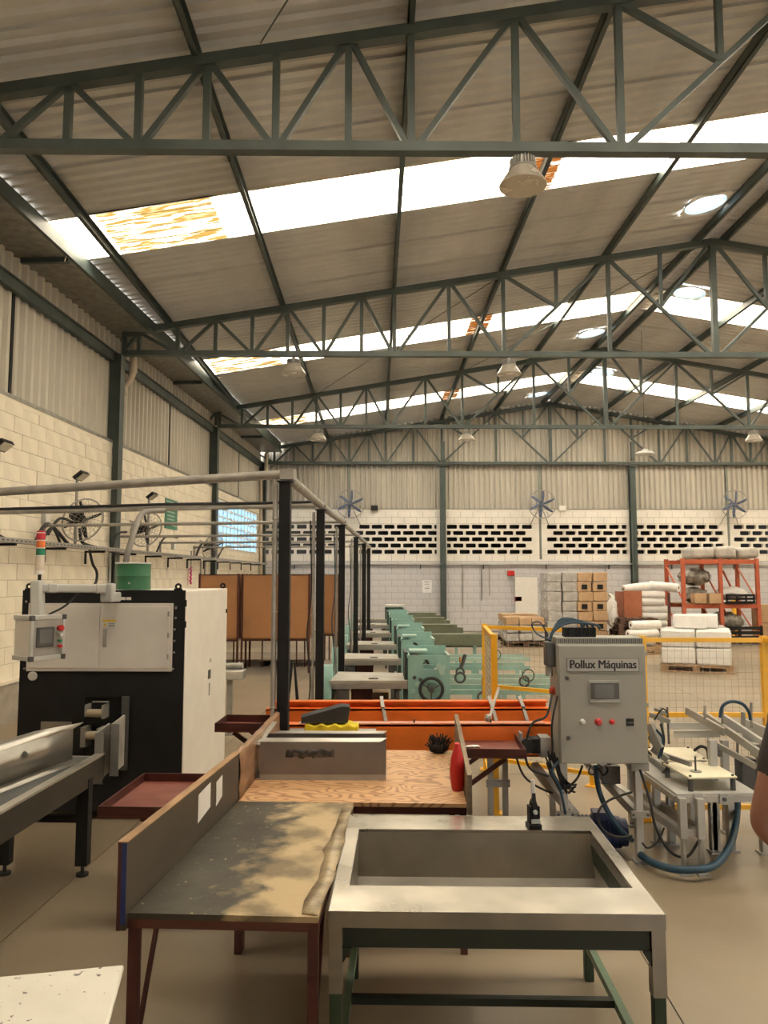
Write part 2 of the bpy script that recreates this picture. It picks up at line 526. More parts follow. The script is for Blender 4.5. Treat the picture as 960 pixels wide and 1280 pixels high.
# ---- trusses
def ztop(x): return 7.30 - SLOPE * abs(x - RIDGE_X)
ZB = 5.37
def truss(Y, label):
    xl = wall_x(Y) + .10
    t = thing('roof_truss', label, 'truss', (RIDGE_X, Y, ZB - .05), 0, 'green roof trusses')
    def bar(name, a, b, w=.055, h=.055):
        MB().bar((a[0], Y, a[1]), (b[0], Y, b[1]), w, h, up=(0, 1, 0)).build(name, steel_green, t, w=True)
    xr = 2 * RIDGE_X + 4.2
    for (a, b) in ((xl, RIDGE_X), (RIDGE_X, xr)):
        MB().bar((a, Y, ztop(a)), (b, Y, ztop(b)), .10, .10, up=(0, 0, 1)).build('top_chord', steel_green, t, w=True)
    MB().bar((xl, Y, ZB), (xr, Y, ZB), .10, .085).build('bottom_chord', steel_green, t, w=True)
    for sgn in (-1, 1):
        def X(x): return x if sgn < 0 else 2 * RIDGE_X - x
        T = lambda x: (X(x), ztop(x) - .04); B = lambda x: (X(x), ZB + .03)
        for x in (-3.88, -3.25, -2.63, -2.03, -1.45, -.86, -.24, .3, 1.2, 2.1):
            bar('vertical', T(x), B(x), .06, .06)
        for x in (xl + .04 if sgn < 0 else -4.1,): bar('vertical', T(x), B(x), .08, .08)
        for (p, q) in ((B(-4.12), T(-3.9)), (T(-3.86), B(-3.3)), (B(-3.2), T(-2.67)), (T(-2.59), B(-2.07)), (B(-1.99), T(-1.49)), (T(-1.41), B(-.9)),
                       (B(-.82), T(-.28)), (T(-.2), B(.26)), (B(.36), T(1.15)), (T(1.25), B(2.05)), (B(2.16), T(3.82)), (T(3.88), B(5.5))):
            bar('diagonal', p, q, .05, .05)
        for (x0, x1, xm) in ((2.14, 5.56, 0),):
            m1 = (X(2.98), (B(2.16)[1] + T(3.82)[1]) / 2); m2 = (X(4.72), (T(3.88)[1] + B(5.5)[1]) / 2)
            bar('diagonal', T(2.14), m1, .05, .05); bar('diagonal', T(5.52), m2, .05, .05)
            bar('vertical', T(2.98), m1); bar('vertical', T(4.72), m2)
        bar('vertical', T(3.85), B(3.85), .06, .06)
    bar('king_post', (RIDGE_X, ztop(RIDGE_X)), (RIDGE_X, ZB), .09, .09)
    return t
truss(6.2, 'dark green roof truss carrying the big finned lamp, before the widest skylight strip')
truss(12.2, 'dark green roof truss ending at the first wall column, two cone lamps hung from it')
truss(18.2, 'dark green roof truss ending at the second wall column, seen below the ridge skylights')
truss(24.2 - .12, 'dark green gable truss lying against the corrugated back wall')
truss(.2, 'dark green roof truss straight above the scuffed white table')

# ---- left wall (runs along its own axis)
def wall_root(name, mb, mat, loc, rz):
    o = mb.build(name, mat); o.location = loc; o.rotation_euler.z = rz
    return structure(o)
GB = (18.55, 23.35, 2.44, 3.64)       # glass block field
sl = MB()
T_ = .15
sl.box(-T_, -.008, -6.5, GB[0], 0, 3.86).box(-T_, -.008, GB[0], GB[1], 0, GB[2]).box(-T_, -.008, GB[0], GB[1], GB[3], 3.86).box(-T_, -.008, GB[1], 24.6, 0, 3.86)
wl = wall_root('wall_left', sl, wall_joint, WL_O, WL_A)
MB().box(-T_, .03, -6.4, 24.2, 0, .46).build('plinth', plinth_mat, wl)
MB().box(-.02, .05, -6.4, 24.2, .46, .50).build('plinth_ledge', wall_paint, wl)
block_me = MB().box(-.05, 0, -.197, .197, -.097, .097).mesh('block', wall_paint)
rest = MB(); nb = 0
for k in range(2, 20):
    z = .55 + .2 * k - .4 + .04
    if z > 3.8: continue
    for i in range(-16, 62):
        yb = i * .4 + (.2 if k % 2 else 0)
        if GB[0] - .2 < yb < GB[1] + .2 and GB[2] - .05 < z < GB[3] + .05: continue
        if yb > 24.1: continue
        if 8.6 < yb < 15.6 and nb < 300 and z > .9 and not (9.4 < yb < 12.2 and z < 1.5):
            inst(block_me, 'block', wl, (random.uniform(-.004, .003), yb, z)); nb += 1
        else:
            rest.box(-.05, 0, yb - .197, yb + .197, z - .097, z + .097)
stuff(rest.build('far_blocks', wall_paint, wl))
MB().box(-.1, .001, -6.4, 24.3, 3.82, 3.9).build('cap_course', wall_paint, wl)
glass_me = MB().box(-.11, -.03, -.175, .175, -.082, .082).mesh('glass_block', glass_block)
frm = MB()
for r in range(7): frm.box(-.12, 0, GB[0], GB[1], GB[2] + r * .2 - .018, GB[2] + r * .2 + .018)
for c in range(13): frm.box(-.12, -.002, GB[0] + c * .4 - .02, GB[0] + c * .4 + .02, GB[2], GB[3])
frm.build('glass_block_joints', white_paint, wl)
for r in range(6):
    for c in range(12):
        inst(glass_me, 'glass_block', wl, (0, GB[0] + c * .4 + .2, GB[2] + .1 + r * .2))
# cladding above the blocks
def vclad(width, z0, z1f, p=.17, h=.035):
    prof = corr(width, h, p)
    return prof
for i in range(-6, 24):
    yc = i * 1.0 + .7
    pr = corr(1.01, .05, .19)
    MB().sheet([[Vector((-.13 + zz, yy, 3.84)) for (yy, zz) in pr], [Vector((-.13 + zz, yy, 5.78)) for (yy, zz) in pr]]).build('cladding_sheet', clad_metal, wl).location = (0, yc, 0)
MB().box(-.1, .0, -6.4, 24.2, 5.22, 5.38).box(-.1, .03, -6.4, 24.2, 5.36, 5.38).build('girt', steel_green, wl)
MB().box(-.1, .01, -6.4, 24.2, 3.885, 3.93).build('wall_flashing', gutter_mat, wl)
for s in (9.2, 15.2, 21.2):
    MB().box(-.10, -.07, s - .03, s + .03, 3.9, 5.3).build('cladding_post', black_paint, wl)
# columns of the left wall
for s, lab in ((12.2, 'dark green steel wall column beside the first downpipe'), (18.2, 'dark green steel wall column between the cladding bays, before the glass blocks'), (24.05, 'dark green steel column in the far corner by the beige pipe'), (6.2, 'dark green steel wall column under the truss with the big finned lamp')):
    c = MB()
    c.box(-.19, -.175, -.09, .09, 0, 5.33).box(.115, .13, -.09, .09, 0, 5.33).box(-.18, .12, -.012, .012, 0, 5.33)
    c.box(-.19, .13, -.10, .10, 5.31, 5.33).box(-.1, .16, -.12, .12, 0, .02)
    o = c.build('steel_column', steel_green); o.location = wlp(0, s, 0); o.rotation_euler.z = WL_A
    tag(o, lab, 'column', 'left wall columns')
# gutter along the eaves
g = thing('roof_gutter', 'grey sheet metal box gutter running along the left eaves', 'gutter', wlp(0, 9, 5.7), WL_A)
MB().box(-.19, .56, -15.4, 15.2, .02, .03).build('gutter_floor', gutter_mat, g)
lz_ = lambda s: roof_z(wall_x(9 + s) + .555) - .004 - 5.7
MB().hexa([(.55, -15.4, .03), (.56, -15.4, .03), (.56, 15.2, .03), (.55, 15.2, .03), (.55, -15.4, lz_(-15.4)), (.56, -15.4, lz_(-15.4)), (.56, 15.2, lz_(15.2)), (.55, 15.2, lz_(15.2))]).box(.55, .60, -15.4, 15.2, .0, .06).build('gutter_lip', steel_green, g)
for s in (-5.7, .3, 6.3, 12.3): MB().bar((-.05, s, -.02), (.56, s, -.02), .06, .06).build('gutter_bracket', steel_green, g)
for s in (.25, 6.3): MB().tube([(.54, s - .05, .15), (.56, s - .03, .02), (.55, s - .05, -.08)], .006, 5).build('hanger_wire', pvc, g)
# downpipes
for s, lab, zlo in ((12.45, 'beige plastic downpipe elbow behind the first wall column', 3.95), (23.7, 'long beige plastic downpipe in the far corner of the hall', .1)):
    a = wlp(.2, s, 0)
    pts = [a + Vector((0, 0, 5.62)), a + Vector((0, 0, 5.12)), a + Vector((-.03, .0, 5.0)), a + Vector((-.16, 0, 4.86)), a + Vector((-.17, 0, 4.7 if zlo > 3 else 4.75)), a + Vector((-.17 if zlo > 3 else -.1, 0, 4.55 if zlo > 3 else zlo))]
    d = thing('downpipe', lab, 'pipe', wlp(.1, s, zlo))
    MB().tube(pts, .055, 12).build('pipe', pvc, d, w=True)
    MB().cyl(pts[1] + Vector((0, 0, .1)), pts[1] - Vector((0, 0, .02)), .066).build('coupling', pvc, d, w=True)
    MB().cyl(pts[3] + Vector((0, 0, .02)), pts[3] - Vector((0, 0, .12)), .066).build('coupling', pvc, d, w=True)

# ---- back wall
YB = Y1
bw = MB()
bw.box(-3.9, 15.4, YB + .008, YB + .15, 0, 2.44).box(-3.9, 15.4, YB + .008, YB + .15, 3.44, 3.86)
wb = structure(bw.build('wall_back', back_joint))
bl = MB().box(-.195, .195, 0, .05, -.095, .095).mesh('block', lower_blue_light)
rest = MB(); rest_top = MB(); nb = 0
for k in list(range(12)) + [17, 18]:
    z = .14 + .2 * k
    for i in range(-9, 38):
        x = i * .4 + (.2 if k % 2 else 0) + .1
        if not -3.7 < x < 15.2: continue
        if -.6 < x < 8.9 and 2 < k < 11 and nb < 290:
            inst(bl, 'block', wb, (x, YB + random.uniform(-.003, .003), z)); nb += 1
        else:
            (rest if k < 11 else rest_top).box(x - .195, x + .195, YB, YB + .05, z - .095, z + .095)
stuff(rest.build('other_blocks', lower_blue_light, wb)); stuff(rest_top.build('upper_blocks', back_paint, wb))
def hollow_block():
    hw, hh, n = .163, .066, 4
    inner = []
    for cx, cz, a0 in ((hw - .03, hh - .03, 0), (-hw + .03, hh - .03, PI / 2), (-hw + .03, -hh + .03, PI), (hw - .03, -hh + .03, 1.5 * PI)):
        for k in range(n):
            a = a0 + PI / 2 * k / (n - 1); inner.append((cx + .03 * math.cos(a), cz + .03 * math.sin(a)))
    def outer(p):
        ang = math.atan2(p[1] / hh, p[0] / hw); c, s = math.cos(ang), math.sin(ang)
        q = 1 / max(abs(c), abs(s)); return (.199 * c * q, .099 * s * q)
    m = MB(); N = len(inner); vs = []; fs = []
    for (yy) in (0, .13):
        vs += [(p[0], yy, p[1]) for p in inner] + [(outer(p)[0], yy, outer(p)[1]) for p in inner]
    for k in range(N):
        j = (k + 1) % N
        fs += [(k, j, N + j, N + k), (2 * N + k, 3 * N + k, 3 * N + j, 2 * N + j), (k, 2 * N + k, 2 * N + j, j), (N + k, N + j, 3 * N + j, 3 * N + k)]
    return m._add(vs, fs).mesh('hollow_block', back_paint)
hb = hollow_block(); fill = MB()
for r in range(5):
    z = 2.54 + .2 * r
    for i in range(-9, 38):
        x = i * .4 + (.2 if r % 2 else 0) + .03
        if not -3.65 < x < 13.2: continue
        if abs(x - 5.25) < .23 or abs(x - 11.3) < .23 or abs(x + .85) < .2:
            fill.box(x - .2, x + .2, YB, YB + .13, z - .1, z + .1); continue
        inst(hb, 'hollow_block', wb, (x, YB, z))
    fill.box(13.2, 15.4, YB, YB + .13, z - .1, z + .1)
    for xx in (5.25, 11.3, -.85, 2.1, 8.2): fill.box(xx - .16, xx + .16, YB + .012, YB + .13, z - .1, z + .1)
fill.build('solid_blocks', back_paint, wb)
MB().box(-3.9, 15.4, YB - .004, YB + .12, 3.82, 3.90).build('cap_course', back_paint, wb)
MB().box(-3.9, 15.4, YB - .02, YB + .1, 3.895, 3.92).build('wall_flashing', gutter_mat, wb)
# gable cladding
for i in range(-4, 16):
    xc = i + .1
    pr = corr(1.01, .06, .165)
    top = lambda x: min(7.5, 7.47 - SLOPE * abs(x - RIDGE_X)) + .01
    gz = [[], []]
    for (xx, zz) in pr:
        gz[0].append(Vector((xx, YB + .1 - zz, 3.86))); gz[1].append(Vector((xx, YB + .1 - zz, top(xx + xc))))
    MB().sheet(gz).build('cladding_sheet', clad_metal, wb).location = (xc, 0, 0)
for x in (-.85, 5.25, 11.3):
    MB().box(x - .035, x + .035, YB - .01, YB + .05, 2.3 if x > 5 else 3.9, 5.37).build('cladding_post', M('pale_green_steel', (.20, .22, .19), .5), wb)
MB().box(-3.6, 15.2, YB + .0, YB + .06, 5.34, 5.40).build('girt', steel_green, wb)
for x, lab in ((2.13, 'green steel gable column behind the teal machines'), (8.2, 'green steel gable column behind the rolls of white film')):
    c = MB()
    c.box(x - .09, x + .09, YB - .20, YB - .19, 0, 5.3).box(x - .09, x + .09, YB - .02, YB - .01, 0, 5.3).box(x - .008, x + .008, YB - .2, YB - .01, 0, 5.3)
    c.box(x - .14, x + .14, YB - .24, YB - .005, 0, .015).box(x - .06, x + .06, YB - .30, YB - .19, 5.43, 6.05).box(x - .12, x + .12, YB - .26, YB - .18, 5.25, 5.3)
    c.solo('steel_column', steel_green, lab, 'column', 'gable columns')
# closed dark box added behind the openings, standing for a neighbouring unlit hall
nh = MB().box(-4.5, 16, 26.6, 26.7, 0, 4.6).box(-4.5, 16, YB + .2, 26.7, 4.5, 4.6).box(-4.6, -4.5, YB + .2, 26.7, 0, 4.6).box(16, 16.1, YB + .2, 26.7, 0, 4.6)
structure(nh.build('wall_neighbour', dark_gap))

# ---- right wall and unseen rear wall behind the camera, its opening added for fill daylight
rw = MB().box(15.2, 15.35, Y0, Y1 + .4, 0, 6.0)
structure(rw.build('wall_right', wall_paint))
ew = MB()
GX0, GX1, GZ = 5.0, 7.0, 2.4
ew.box(-5.6, GX0, Y0 - .15, Y0, 0, 4.0).box(GX0, GX1, Y0 - .15, Y0, GZ, 4.0).box(GX1, 15.4, Y0 - .15, Y0, 0, 4.0)
ew.prism([(-5.6, 4.0), (15.4, 4.0), (15.4, roof_z(15.4)), (RIDGE_X, 7.5), (-5.6, roof_z(-5.6))], Y0 - .15, Y0)
structure(ew.build('wall_rear_opening', wall_paint))
# ================================================================ FOREGROUND
def loc_fn(t):
    """world point -> frame of a thing"""
    R = rotz(-t.rotation_euler.z); o = t.location.copy()
    return lambda p: R @ (Vector(p) - o)

# ---- materials with marks of their own
def top_marked(name, base, base2, mark, axis_lo, axis_hi, scale, ns=9.0, rough=.5, grain=(1, 1, 1)):
    m = M(name, base, rough, c2=base2, scale=scale, lo=.35, hi=.65, stretch=grain, bump=.12)
    nt = m.node_tree; n = nt.nodes; L = nt.links
    mx = n[m['_mix']]; b = n['Principled BSDF']
    tc = n.new('ShaderNodeTexCoord'); sep = n.new('ShaderNodeSeparateXYZ'); L.new(tc.outputs['Object'], sep.inputs[0])
    nz = n.new('ShaderNodeTexNoise'); nz.inputs['Scale'].default_value = ns; nz.inputs['Detail'].default_value = 8; L.new(tc.outputs['Object'], nz.inputs[0])
    mul = n.new('ShaderNodeMath'); mul.operation = 'MULTIPLY_ADD'; L.new(nz.outputs[0], mul.inputs[0]); mul.inputs[1].default_value = .55; L.new(sep.outputs[0], mul.inputs[2])
    r = n.new('ShaderNodeMapRange'); r.inputs[1].default_value = axis_lo; r.inputs[2].default_value = axis_hi; L.new(mul.outputs[0], r.inputs[0])
    spk = n.new('ShaderNodeTexNoise'); spk.inputs['Scale'].default_value = 38; spk.inputs['Detail'].default_value = 3; L.new(tc.outputs['Object'], spk.inputs[0])
    sr = n.new('ShaderNodeMapRange'); sr.inputs[1].default_value = .68; sr.inputs[2].default_value = .72; L.new(spk.outputs[0], sr.inputs[0])
    mxm = n.new('ShaderNodeMath'); mxm.operation = 'MAXIMUM'; L.new(r.outputs[0], mxm.inputs[0]); L.new(sr.outputs[0], mxm.inputs[1])
    m2 = n.new('ShaderNodeMix'); m2.data_type = 'RGBA'; L.new(mxm.outputs[0], m2.inputs[0]); L.new(mx.outputs[2], m2.inputs[6])
    big = n.new('ShaderNodeTexNoise'); big.inputs['Scale'].default_value = 5; big.inputs['Detail'].default_value = 6; L.new(tc.outputs['Object'], big.inputs[0])
    cr = n.new('ShaderNodeMix'); cr.data_type = 'RGBA'; cr.inputs[6].default_value = (*mark, 1); cr.inputs[7].default_value = tuple(x * .42 for x in mark) + (1,)
    br = n.new('ShaderNodeMapRange'); br.inputs[1].default_value = .46; br.inputs[2].default_value = .62; L.new(big.outputs[0], br.inputs[0]); L.new(br.outputs[0], cr.inputs[0])
    L.new(cr.outputs[2], m2.inputs[7]); L.new(m2.outputs[2], b.inputs['Base Color'])
    return m
worn_ply = top_marked('worn_dark_plywood', (.060, .052, .036), (.038, .032, .023), (.47, .35, .19), .25, .36, 5)
marked_white = top_marked('scuffed_white_board', (.78, .75, .68), (.70, .67, .6), (.16, .15, .14), 2.0, 2.2, 4, rough=.35)
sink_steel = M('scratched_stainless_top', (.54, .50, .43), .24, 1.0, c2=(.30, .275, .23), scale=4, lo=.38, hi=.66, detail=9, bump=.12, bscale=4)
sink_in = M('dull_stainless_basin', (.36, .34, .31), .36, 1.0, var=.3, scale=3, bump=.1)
green_leg = M('green_table_leg', (.02, .045, .02), .5, var=.25)
pale_green = M('pale_green_bar', (.16, .24, .16), .5, var=.2)
dark_green = M('dark_green_bar', (.012, .02, .012), .5)
board_dark = M('dark_board', (.055, .042, .028), .5, c2=(.085, .066, .045), scale=6)
blue_edge = M('blue_edge_paint', (.02, .04, .17), .5)

# ---- stainless sink table
ZT = .673
t = thing('sink_table', 'stainless steel table with a deep rectangular basin on dark green legs', 'sink table', (.395, 2.965, 0), -.035)
w, l = .525, .485
ox0, ox1, oy0, oy1 = -.475, .485, -.285, .30
s = MB()
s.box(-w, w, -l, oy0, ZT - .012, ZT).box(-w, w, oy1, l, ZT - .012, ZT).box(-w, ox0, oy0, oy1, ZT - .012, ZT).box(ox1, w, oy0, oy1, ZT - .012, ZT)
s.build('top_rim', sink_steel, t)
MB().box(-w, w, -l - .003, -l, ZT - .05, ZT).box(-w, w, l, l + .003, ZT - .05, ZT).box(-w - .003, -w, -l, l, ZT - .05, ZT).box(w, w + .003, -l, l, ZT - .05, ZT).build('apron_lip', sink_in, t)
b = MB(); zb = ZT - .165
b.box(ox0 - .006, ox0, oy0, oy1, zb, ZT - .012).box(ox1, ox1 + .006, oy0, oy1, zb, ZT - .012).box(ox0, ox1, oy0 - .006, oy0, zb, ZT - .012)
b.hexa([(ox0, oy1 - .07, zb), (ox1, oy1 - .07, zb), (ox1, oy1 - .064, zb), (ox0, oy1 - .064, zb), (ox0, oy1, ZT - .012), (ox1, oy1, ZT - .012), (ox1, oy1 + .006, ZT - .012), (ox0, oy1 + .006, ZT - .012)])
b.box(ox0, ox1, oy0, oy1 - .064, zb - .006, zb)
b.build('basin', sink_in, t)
MB().cyl((.3, .0, zb), (.3, .0, zb + .004), .035).build('drain', dark_grey, t)
MB().box(-w + .045, w - .045, -l + .012, -l + .05, ZT - .115, ZT - .05).build('front_rail', dark_green, t)
MB().box(-w + .045, w - .045, l - .05, l - .012, ZT - .115, ZT - .05).build('back_rail', dark_green, t)
for sx in (-1, 1):
    MB().box(sx * (w - .023) - .02, sx * (w - .023) + .02, -l + .05, l - .05, ZT - .115, ZT - .05).build('side_rail', dark_green, t)
    for sy in (-1, 1):
        x, y = sx * (w - .021), sy * (l - .021)
        lg = MB().box(x - .019, x + .019, y - .019, y + .019, 0, ZT - .05).build('leg', green_leg, t, bevel=.003)
        MB().box(x - .0215, x + .0215, y - .0215, y + .0215, ZT - .25, ZT - .004).build('leg_sleeve', sink_in, lg)
        if sy < 0:
            MB().prism([(x - sx * .02, ZT - .115), (x - sx * .05, ZT - .115), (x - sx * .02, ZT - .165)], y - .015, y + .015).build('gusset', dark_green, lg)
MB().box(w - .04, w - .012, -l + .04, l - .04, .14, .17).build('side_stretcher', pale_green, t)
MB().box(-w + .012, -w + .04, -l + .04, l - .04, .14, .17).build('side_stretcher', pale_green, t)
MB().box(-w + .04, w - .04, -.015, .015, .142, .168).build('cross_stretcher', dark_green, t)

# toggle clamp standing on the rim
t = thing('toggle_clamp', 'small black toggle clamp with a white grip on the sink rim', 'clamp', (.668, 3.31, ZT), .1)
MB().box(-.028, .028, -.03, .03, 0, .012).build('base', black_paint, t, bevel=.002)
MB().box(-.022, -.014, -.022, .022, .01, .085).box(.014, .022, -.022, .022, .01, .085).prism([(-.025, .01), (.028, .01), (.028, .075), (.008, .11), (-.015, .10)], -.012, .012, plane='yz').build('body', black_paint, t, bevel=.002)
MB().bar((0, -.02, .06), (0, .0, .135), .014, .02).build('lever', black_paint, t)
MB().tube([(0, 0, .12), (0, .003, .14), (0, .004, .175), (0, .004, .19)], [.009, .011, .010, .007], 10).build('grip', white_plastic, t)
MB().box(-.018, .020, -.034, -.028, .02, .036).build('pad', M('pale_metal', (.7, .7, .66), .3, .5), t)
MB().cyl((0, -.034, .065), (0, -.02, .065), .009).build('rivet', MATS['pale_metal'], t)

# ---- near wooden table with side board
t = thing('work_table', 'low work table with worn dark plywood top and tall dark side board', 'table', (-.44, 3.07, 0), -.062)
w, l = .30, .60
TP = .055
def taper(mb): return mb.xf(lambda p: (p.x + TP * (p.y + .6) / 1.2, p.y, p.z))      # the boarded side runs in toward the far end
MB().hexa([(-w, -l, ZT - .018), (w, -l, ZT - .018), (w, l, ZT - .018), (-w + TP, l, ZT - .018), (-w, -l, ZT), (w, -l, ZT), (w, l, ZT), (-w + TP, l, ZT)]).build('tabletop', worn_ply, t)
MB().box(-w + .002, w - .002, -l, -l + .03, ZT - .045, ZT - .018).build('front_rail', dark_brown, t)
MB().box(-w + TP + .002, w - .002, l - .03, l, ZT - .045, ZT - .018).build('back_rail', red_oxide, t)
for sx in (-1, 1):
    rl = MB().box(sx * (w - .015) - .015, sx * (w - .015) + .015, -l, l, ZT - .045, ZT - .018)
    (taper(rl) if sx < 0 else rl).build('side_rail', red_oxide, t)
    for sy in (-1, 1):
        x, y = sx * (w - .017) + (TP if sx < 0 < sy else 0), sy * (l - .02)
        MB().box(x - .016, x + .016, y - .016, y + .016, 0, ZT - .045).build('leg', red_oxide, t)
        MB().bar((x, y - sy * .02, .22), (x, y - sy * .25, ZT - .05), .012, .02).build('brace', red_oxide, t)
bd = taper(MB().box(-w - .032, -w - .004, -l - .01, l + .035, ZT - .05, ZT + .215)).build('side_board', board_dark, t)
MB().box(-w - .020, -w - .004, -l - .012, -l - .0095, ZT - .03, ZT + .215).build('blue_edge', blue_edge, bd)
MB().box(-w - .032, -w - .020, -l - .012, -l - .0095, ZT - .05, ZT + .215).build('red_edge', red_oxide, bd)
taper(MB().box(-w - .034, -w - .002, -l - .01, l + .035, ZT + .215, ZT + .219)).build('worn_top_edge', wood, bd)
for (y0, y1, z0, z1) in ((.05, .20, .09, .19), (.28, .36, .09, .18)):
    taper(MB().hexa([(-w - .004, y0, ZT + z0 - .02), (-w - .0025, y0, ZT + z0 - .02), (-w - .0025, y1, ZT + z0), (-w - .004, y1, ZT + z0), (-w - .004, y0, ZT + z1 - .01), (-w - .0025, y0, ZT + z1 - .01), (-w - .0025, y1, ZT + z1), (-w - .004, y1, ZT + z1)])).build('paper_sticker', paper, bd)
# crumpled tape hanging over the seam
tp = MB()
g = []
for i in range(13):
    yy = -l + .02 + i * .095
    g.append([Vector((w - .05 + .03 * k + random.uniform(-.014, .012), yy + random.uniform(-.02, .02), ZT + .002 + (.007 * random.random() if 0 < k < 2 else 0))) for k in range(3)])
tp.sheet(g).build('crumpled_tape', M('dull_tape', (.46, .36, .22), .3, c2=(.20, .15, .09), scale=9, lo=.4, hi=.6, bump=.2), t, solid=.002)

# ---- far plywood table with trays
t = thing('plywood_table', 'low plywood table with taped side boards and red steel side trays', 'table', (-.085, 4.20, 0), -.05)
w, l = .535, .545
MB().box(-w, w, -l, l, ZT - .018, ZT).build('tabletop', ply, t)
for sy in (-1, 1):
    MB().box(-w, w, sy * (l - .015) - .015, sy * (l - .015) + .015, ZT - .05, ZT - .018).build('rail', red_oxide, t)
for sx in (-1, 1):
    MB().box(sx * (w - .015) - .015, sx * (w - .015) + .015, -l, l, ZT - .05, ZT - .018).build('side_rail', red_oxide, t)
    for sy in (-1, 1):
        x, y = sx * (w - .017), sy * (l - .02)
        MB().box(x - .016, x + .016, y - .016, y + .016, 0, ZT - .05).build('leg', red_oxide, t)
g1 = []
lb = MB().box(-w - .03, -w - .004, -l + .02, l + .03, ZT - .05, ZT + .215).build('left_board', tape_brown, t)
# wrinkled tape skin on the board
g = [[Vector((-w - .002 + random.uniform(-.004, .006), -l + .02 + i * .09, ZT + .002 + k * .053)) for k in range(5)] + [Vector((-w - .017, -l + .02 + i * .09, ZT + .219 + random.uniform(0, .014)))] for i in range(13)]
MB().sheet(g).build('tape_wrap', tape_brown, lb, solid=.002)
rb = MB().hexa([(w + .004, -l, ZT - .05), (w + .026, -l, ZT - .05), (w + .026, l + .02, ZT - .05), (w + .004, l + .02, ZT - .05), (w + .004, -l, ZT + .13), (w + .026, -l, ZT + .13), (w + .026, l + .02, ZT + .215), (w + .004, l + .02, ZT + .215)]).build('right_board', M('weathered_board', (.24, .18, .12), .7, var=.35, scale=5, stretch=(1, .3, 3)), t)
fl = loc_fn(t)
def tray(x0, x1, y0, y1, z, side):
    m = MB().box(x0, x1, y0, y1, z - .055, z - .045)
    tr = m.build('side_tray', M('tray_floor_red', (.24, .075, .05), .5, c2=(.15, .035, .025), scale=6), t)
    for (a, b_, c, d) in ((x0, x0 + .006, y0, y1), (x1 - .006, x1, y0, y1), (x0, x1, y0, y0 + .006), (x0, x1, y1 - .006, y1)):
        MB().box(a, b_, c, d, z - .055, z).build('tray_rim', red_oxide, tr)
    xm = x0 + (x1 - x0) * (.3 if side < 0 else .7); xe = -w if side < 0 else w
    for yy in (y0 + .03, y1 - .03):
        MB().bar((xm, yy, z - .06), (xe, yy, z - .27), .02, .025).build('tray_brace', red_oxide, tr)
    return tr
a = fl((-1.366, 3.859, .6)); b_ = fl((-1.01, 4.486, .6))
t1 = tray(a.x, -w - .035, a.y, b_.y, .60, -1)
MB().cbox((-w - .14, .19, .551), (.06, .04, .003), Matrix.Rotation(.4, 3, 'Z')).build('paper_scrap', paper, t1)
t2 = tray(-w - .41, -w - .036, l + .03, l + .33, .82, -1)
MB().cbox((-w - .1, l + .12, .77), (.035, .03, .006)).build('paper_scrap', paper, t2)
t3 = tray(w + .03, w + .41, l - .16, l + .34, .72, 1)
MB().ball((w + .12, l + .08, .68), (.05, .025, .01), 8, 5).jitter(.006).build('paper_scrap', paper, t3)

# things lying on the plywood table
t = thing('steel_chute', 'bent stainless steel chute lying on the plywood table', 'chute', (-.275, 4.17, ZT), -.02)
smear = M('chute_steel', (.27, .24, .235), .4, .7, c2=(.20, .18, .175), scale=3)
MB().box(-.325, .33, -.12, -.116, .0, .195).build('front_plate', smear, t)
MB().box(-.325, .33, .115, .119, .0, .19).build('back_plate', smear, t)
MB().box(-.325, .33, -.12, .119, 0, .004).build('floor_plate', smear, t)
MB().hexa([(-.345, -.12, .192), (.30, -.12, .192), (.335, -.05, .198), (-.325, -.05, .198), (-.345, -.12, .195), (.30, -.12, .195), (.335, -.05, .201), (-.325, -.05, .201)]).build('front_flange', M('bright_steel', (.62, .6, .56), .3, .9), t)
MB().hexa([(-.30, .115, .188), (.31, .115, .188), (.335, .175, .19), (-.26, .175, .19), (-.30, .115, .191), (.31, .115, .191), (.335, .175, .193), (-.26, .175, .193)]).build('back_flange', M('bright_steel'), t)
g = [[Vector((-.19 + .0145 * i + random.uniform(-.004, .004), -.1213, .158 - k * .014 - (0 if i not in (5, 6, 10) else .006) + random.uniform(-.004, .004))) for k in range(4)] for i in range(18) if True]
MB().sheet(g).build('torn_tape_mark', M('dark_residue', (.03, .025, .022), .6, c2=(.12, .10, .09), scale=30, lo=.45, hi=.6), t, solid=.0008)
MB().box(-.325, .33, -.1225, -.12, .0, .028).build('folded_foot', M('pale_zinc', (.42, .42, .42), .4, .8), t)
t = thing('side_channel', 'narrow dark steel channel between the taped board and the chute', 'channel', (-.615, 4.32, ZT), -.05)
MB().box(-.022, -.018, -.22, .22, 0, .17).build('web', dark_grey, t)
MB().hexa([(-.022, -.22, .168), (.02, -.22, .168), (.03, .22, .205), (-.022, .22, .205), (-.022, -.22, .172), (.02, -.22, .172), (.03, .22, .209), (-.022, .22, .209)]).build('flange', MATS['bright_steel'], t)
MB().box(-.022, .02, -.22, .22, 0, .004).build('foot', dark_grey, t)

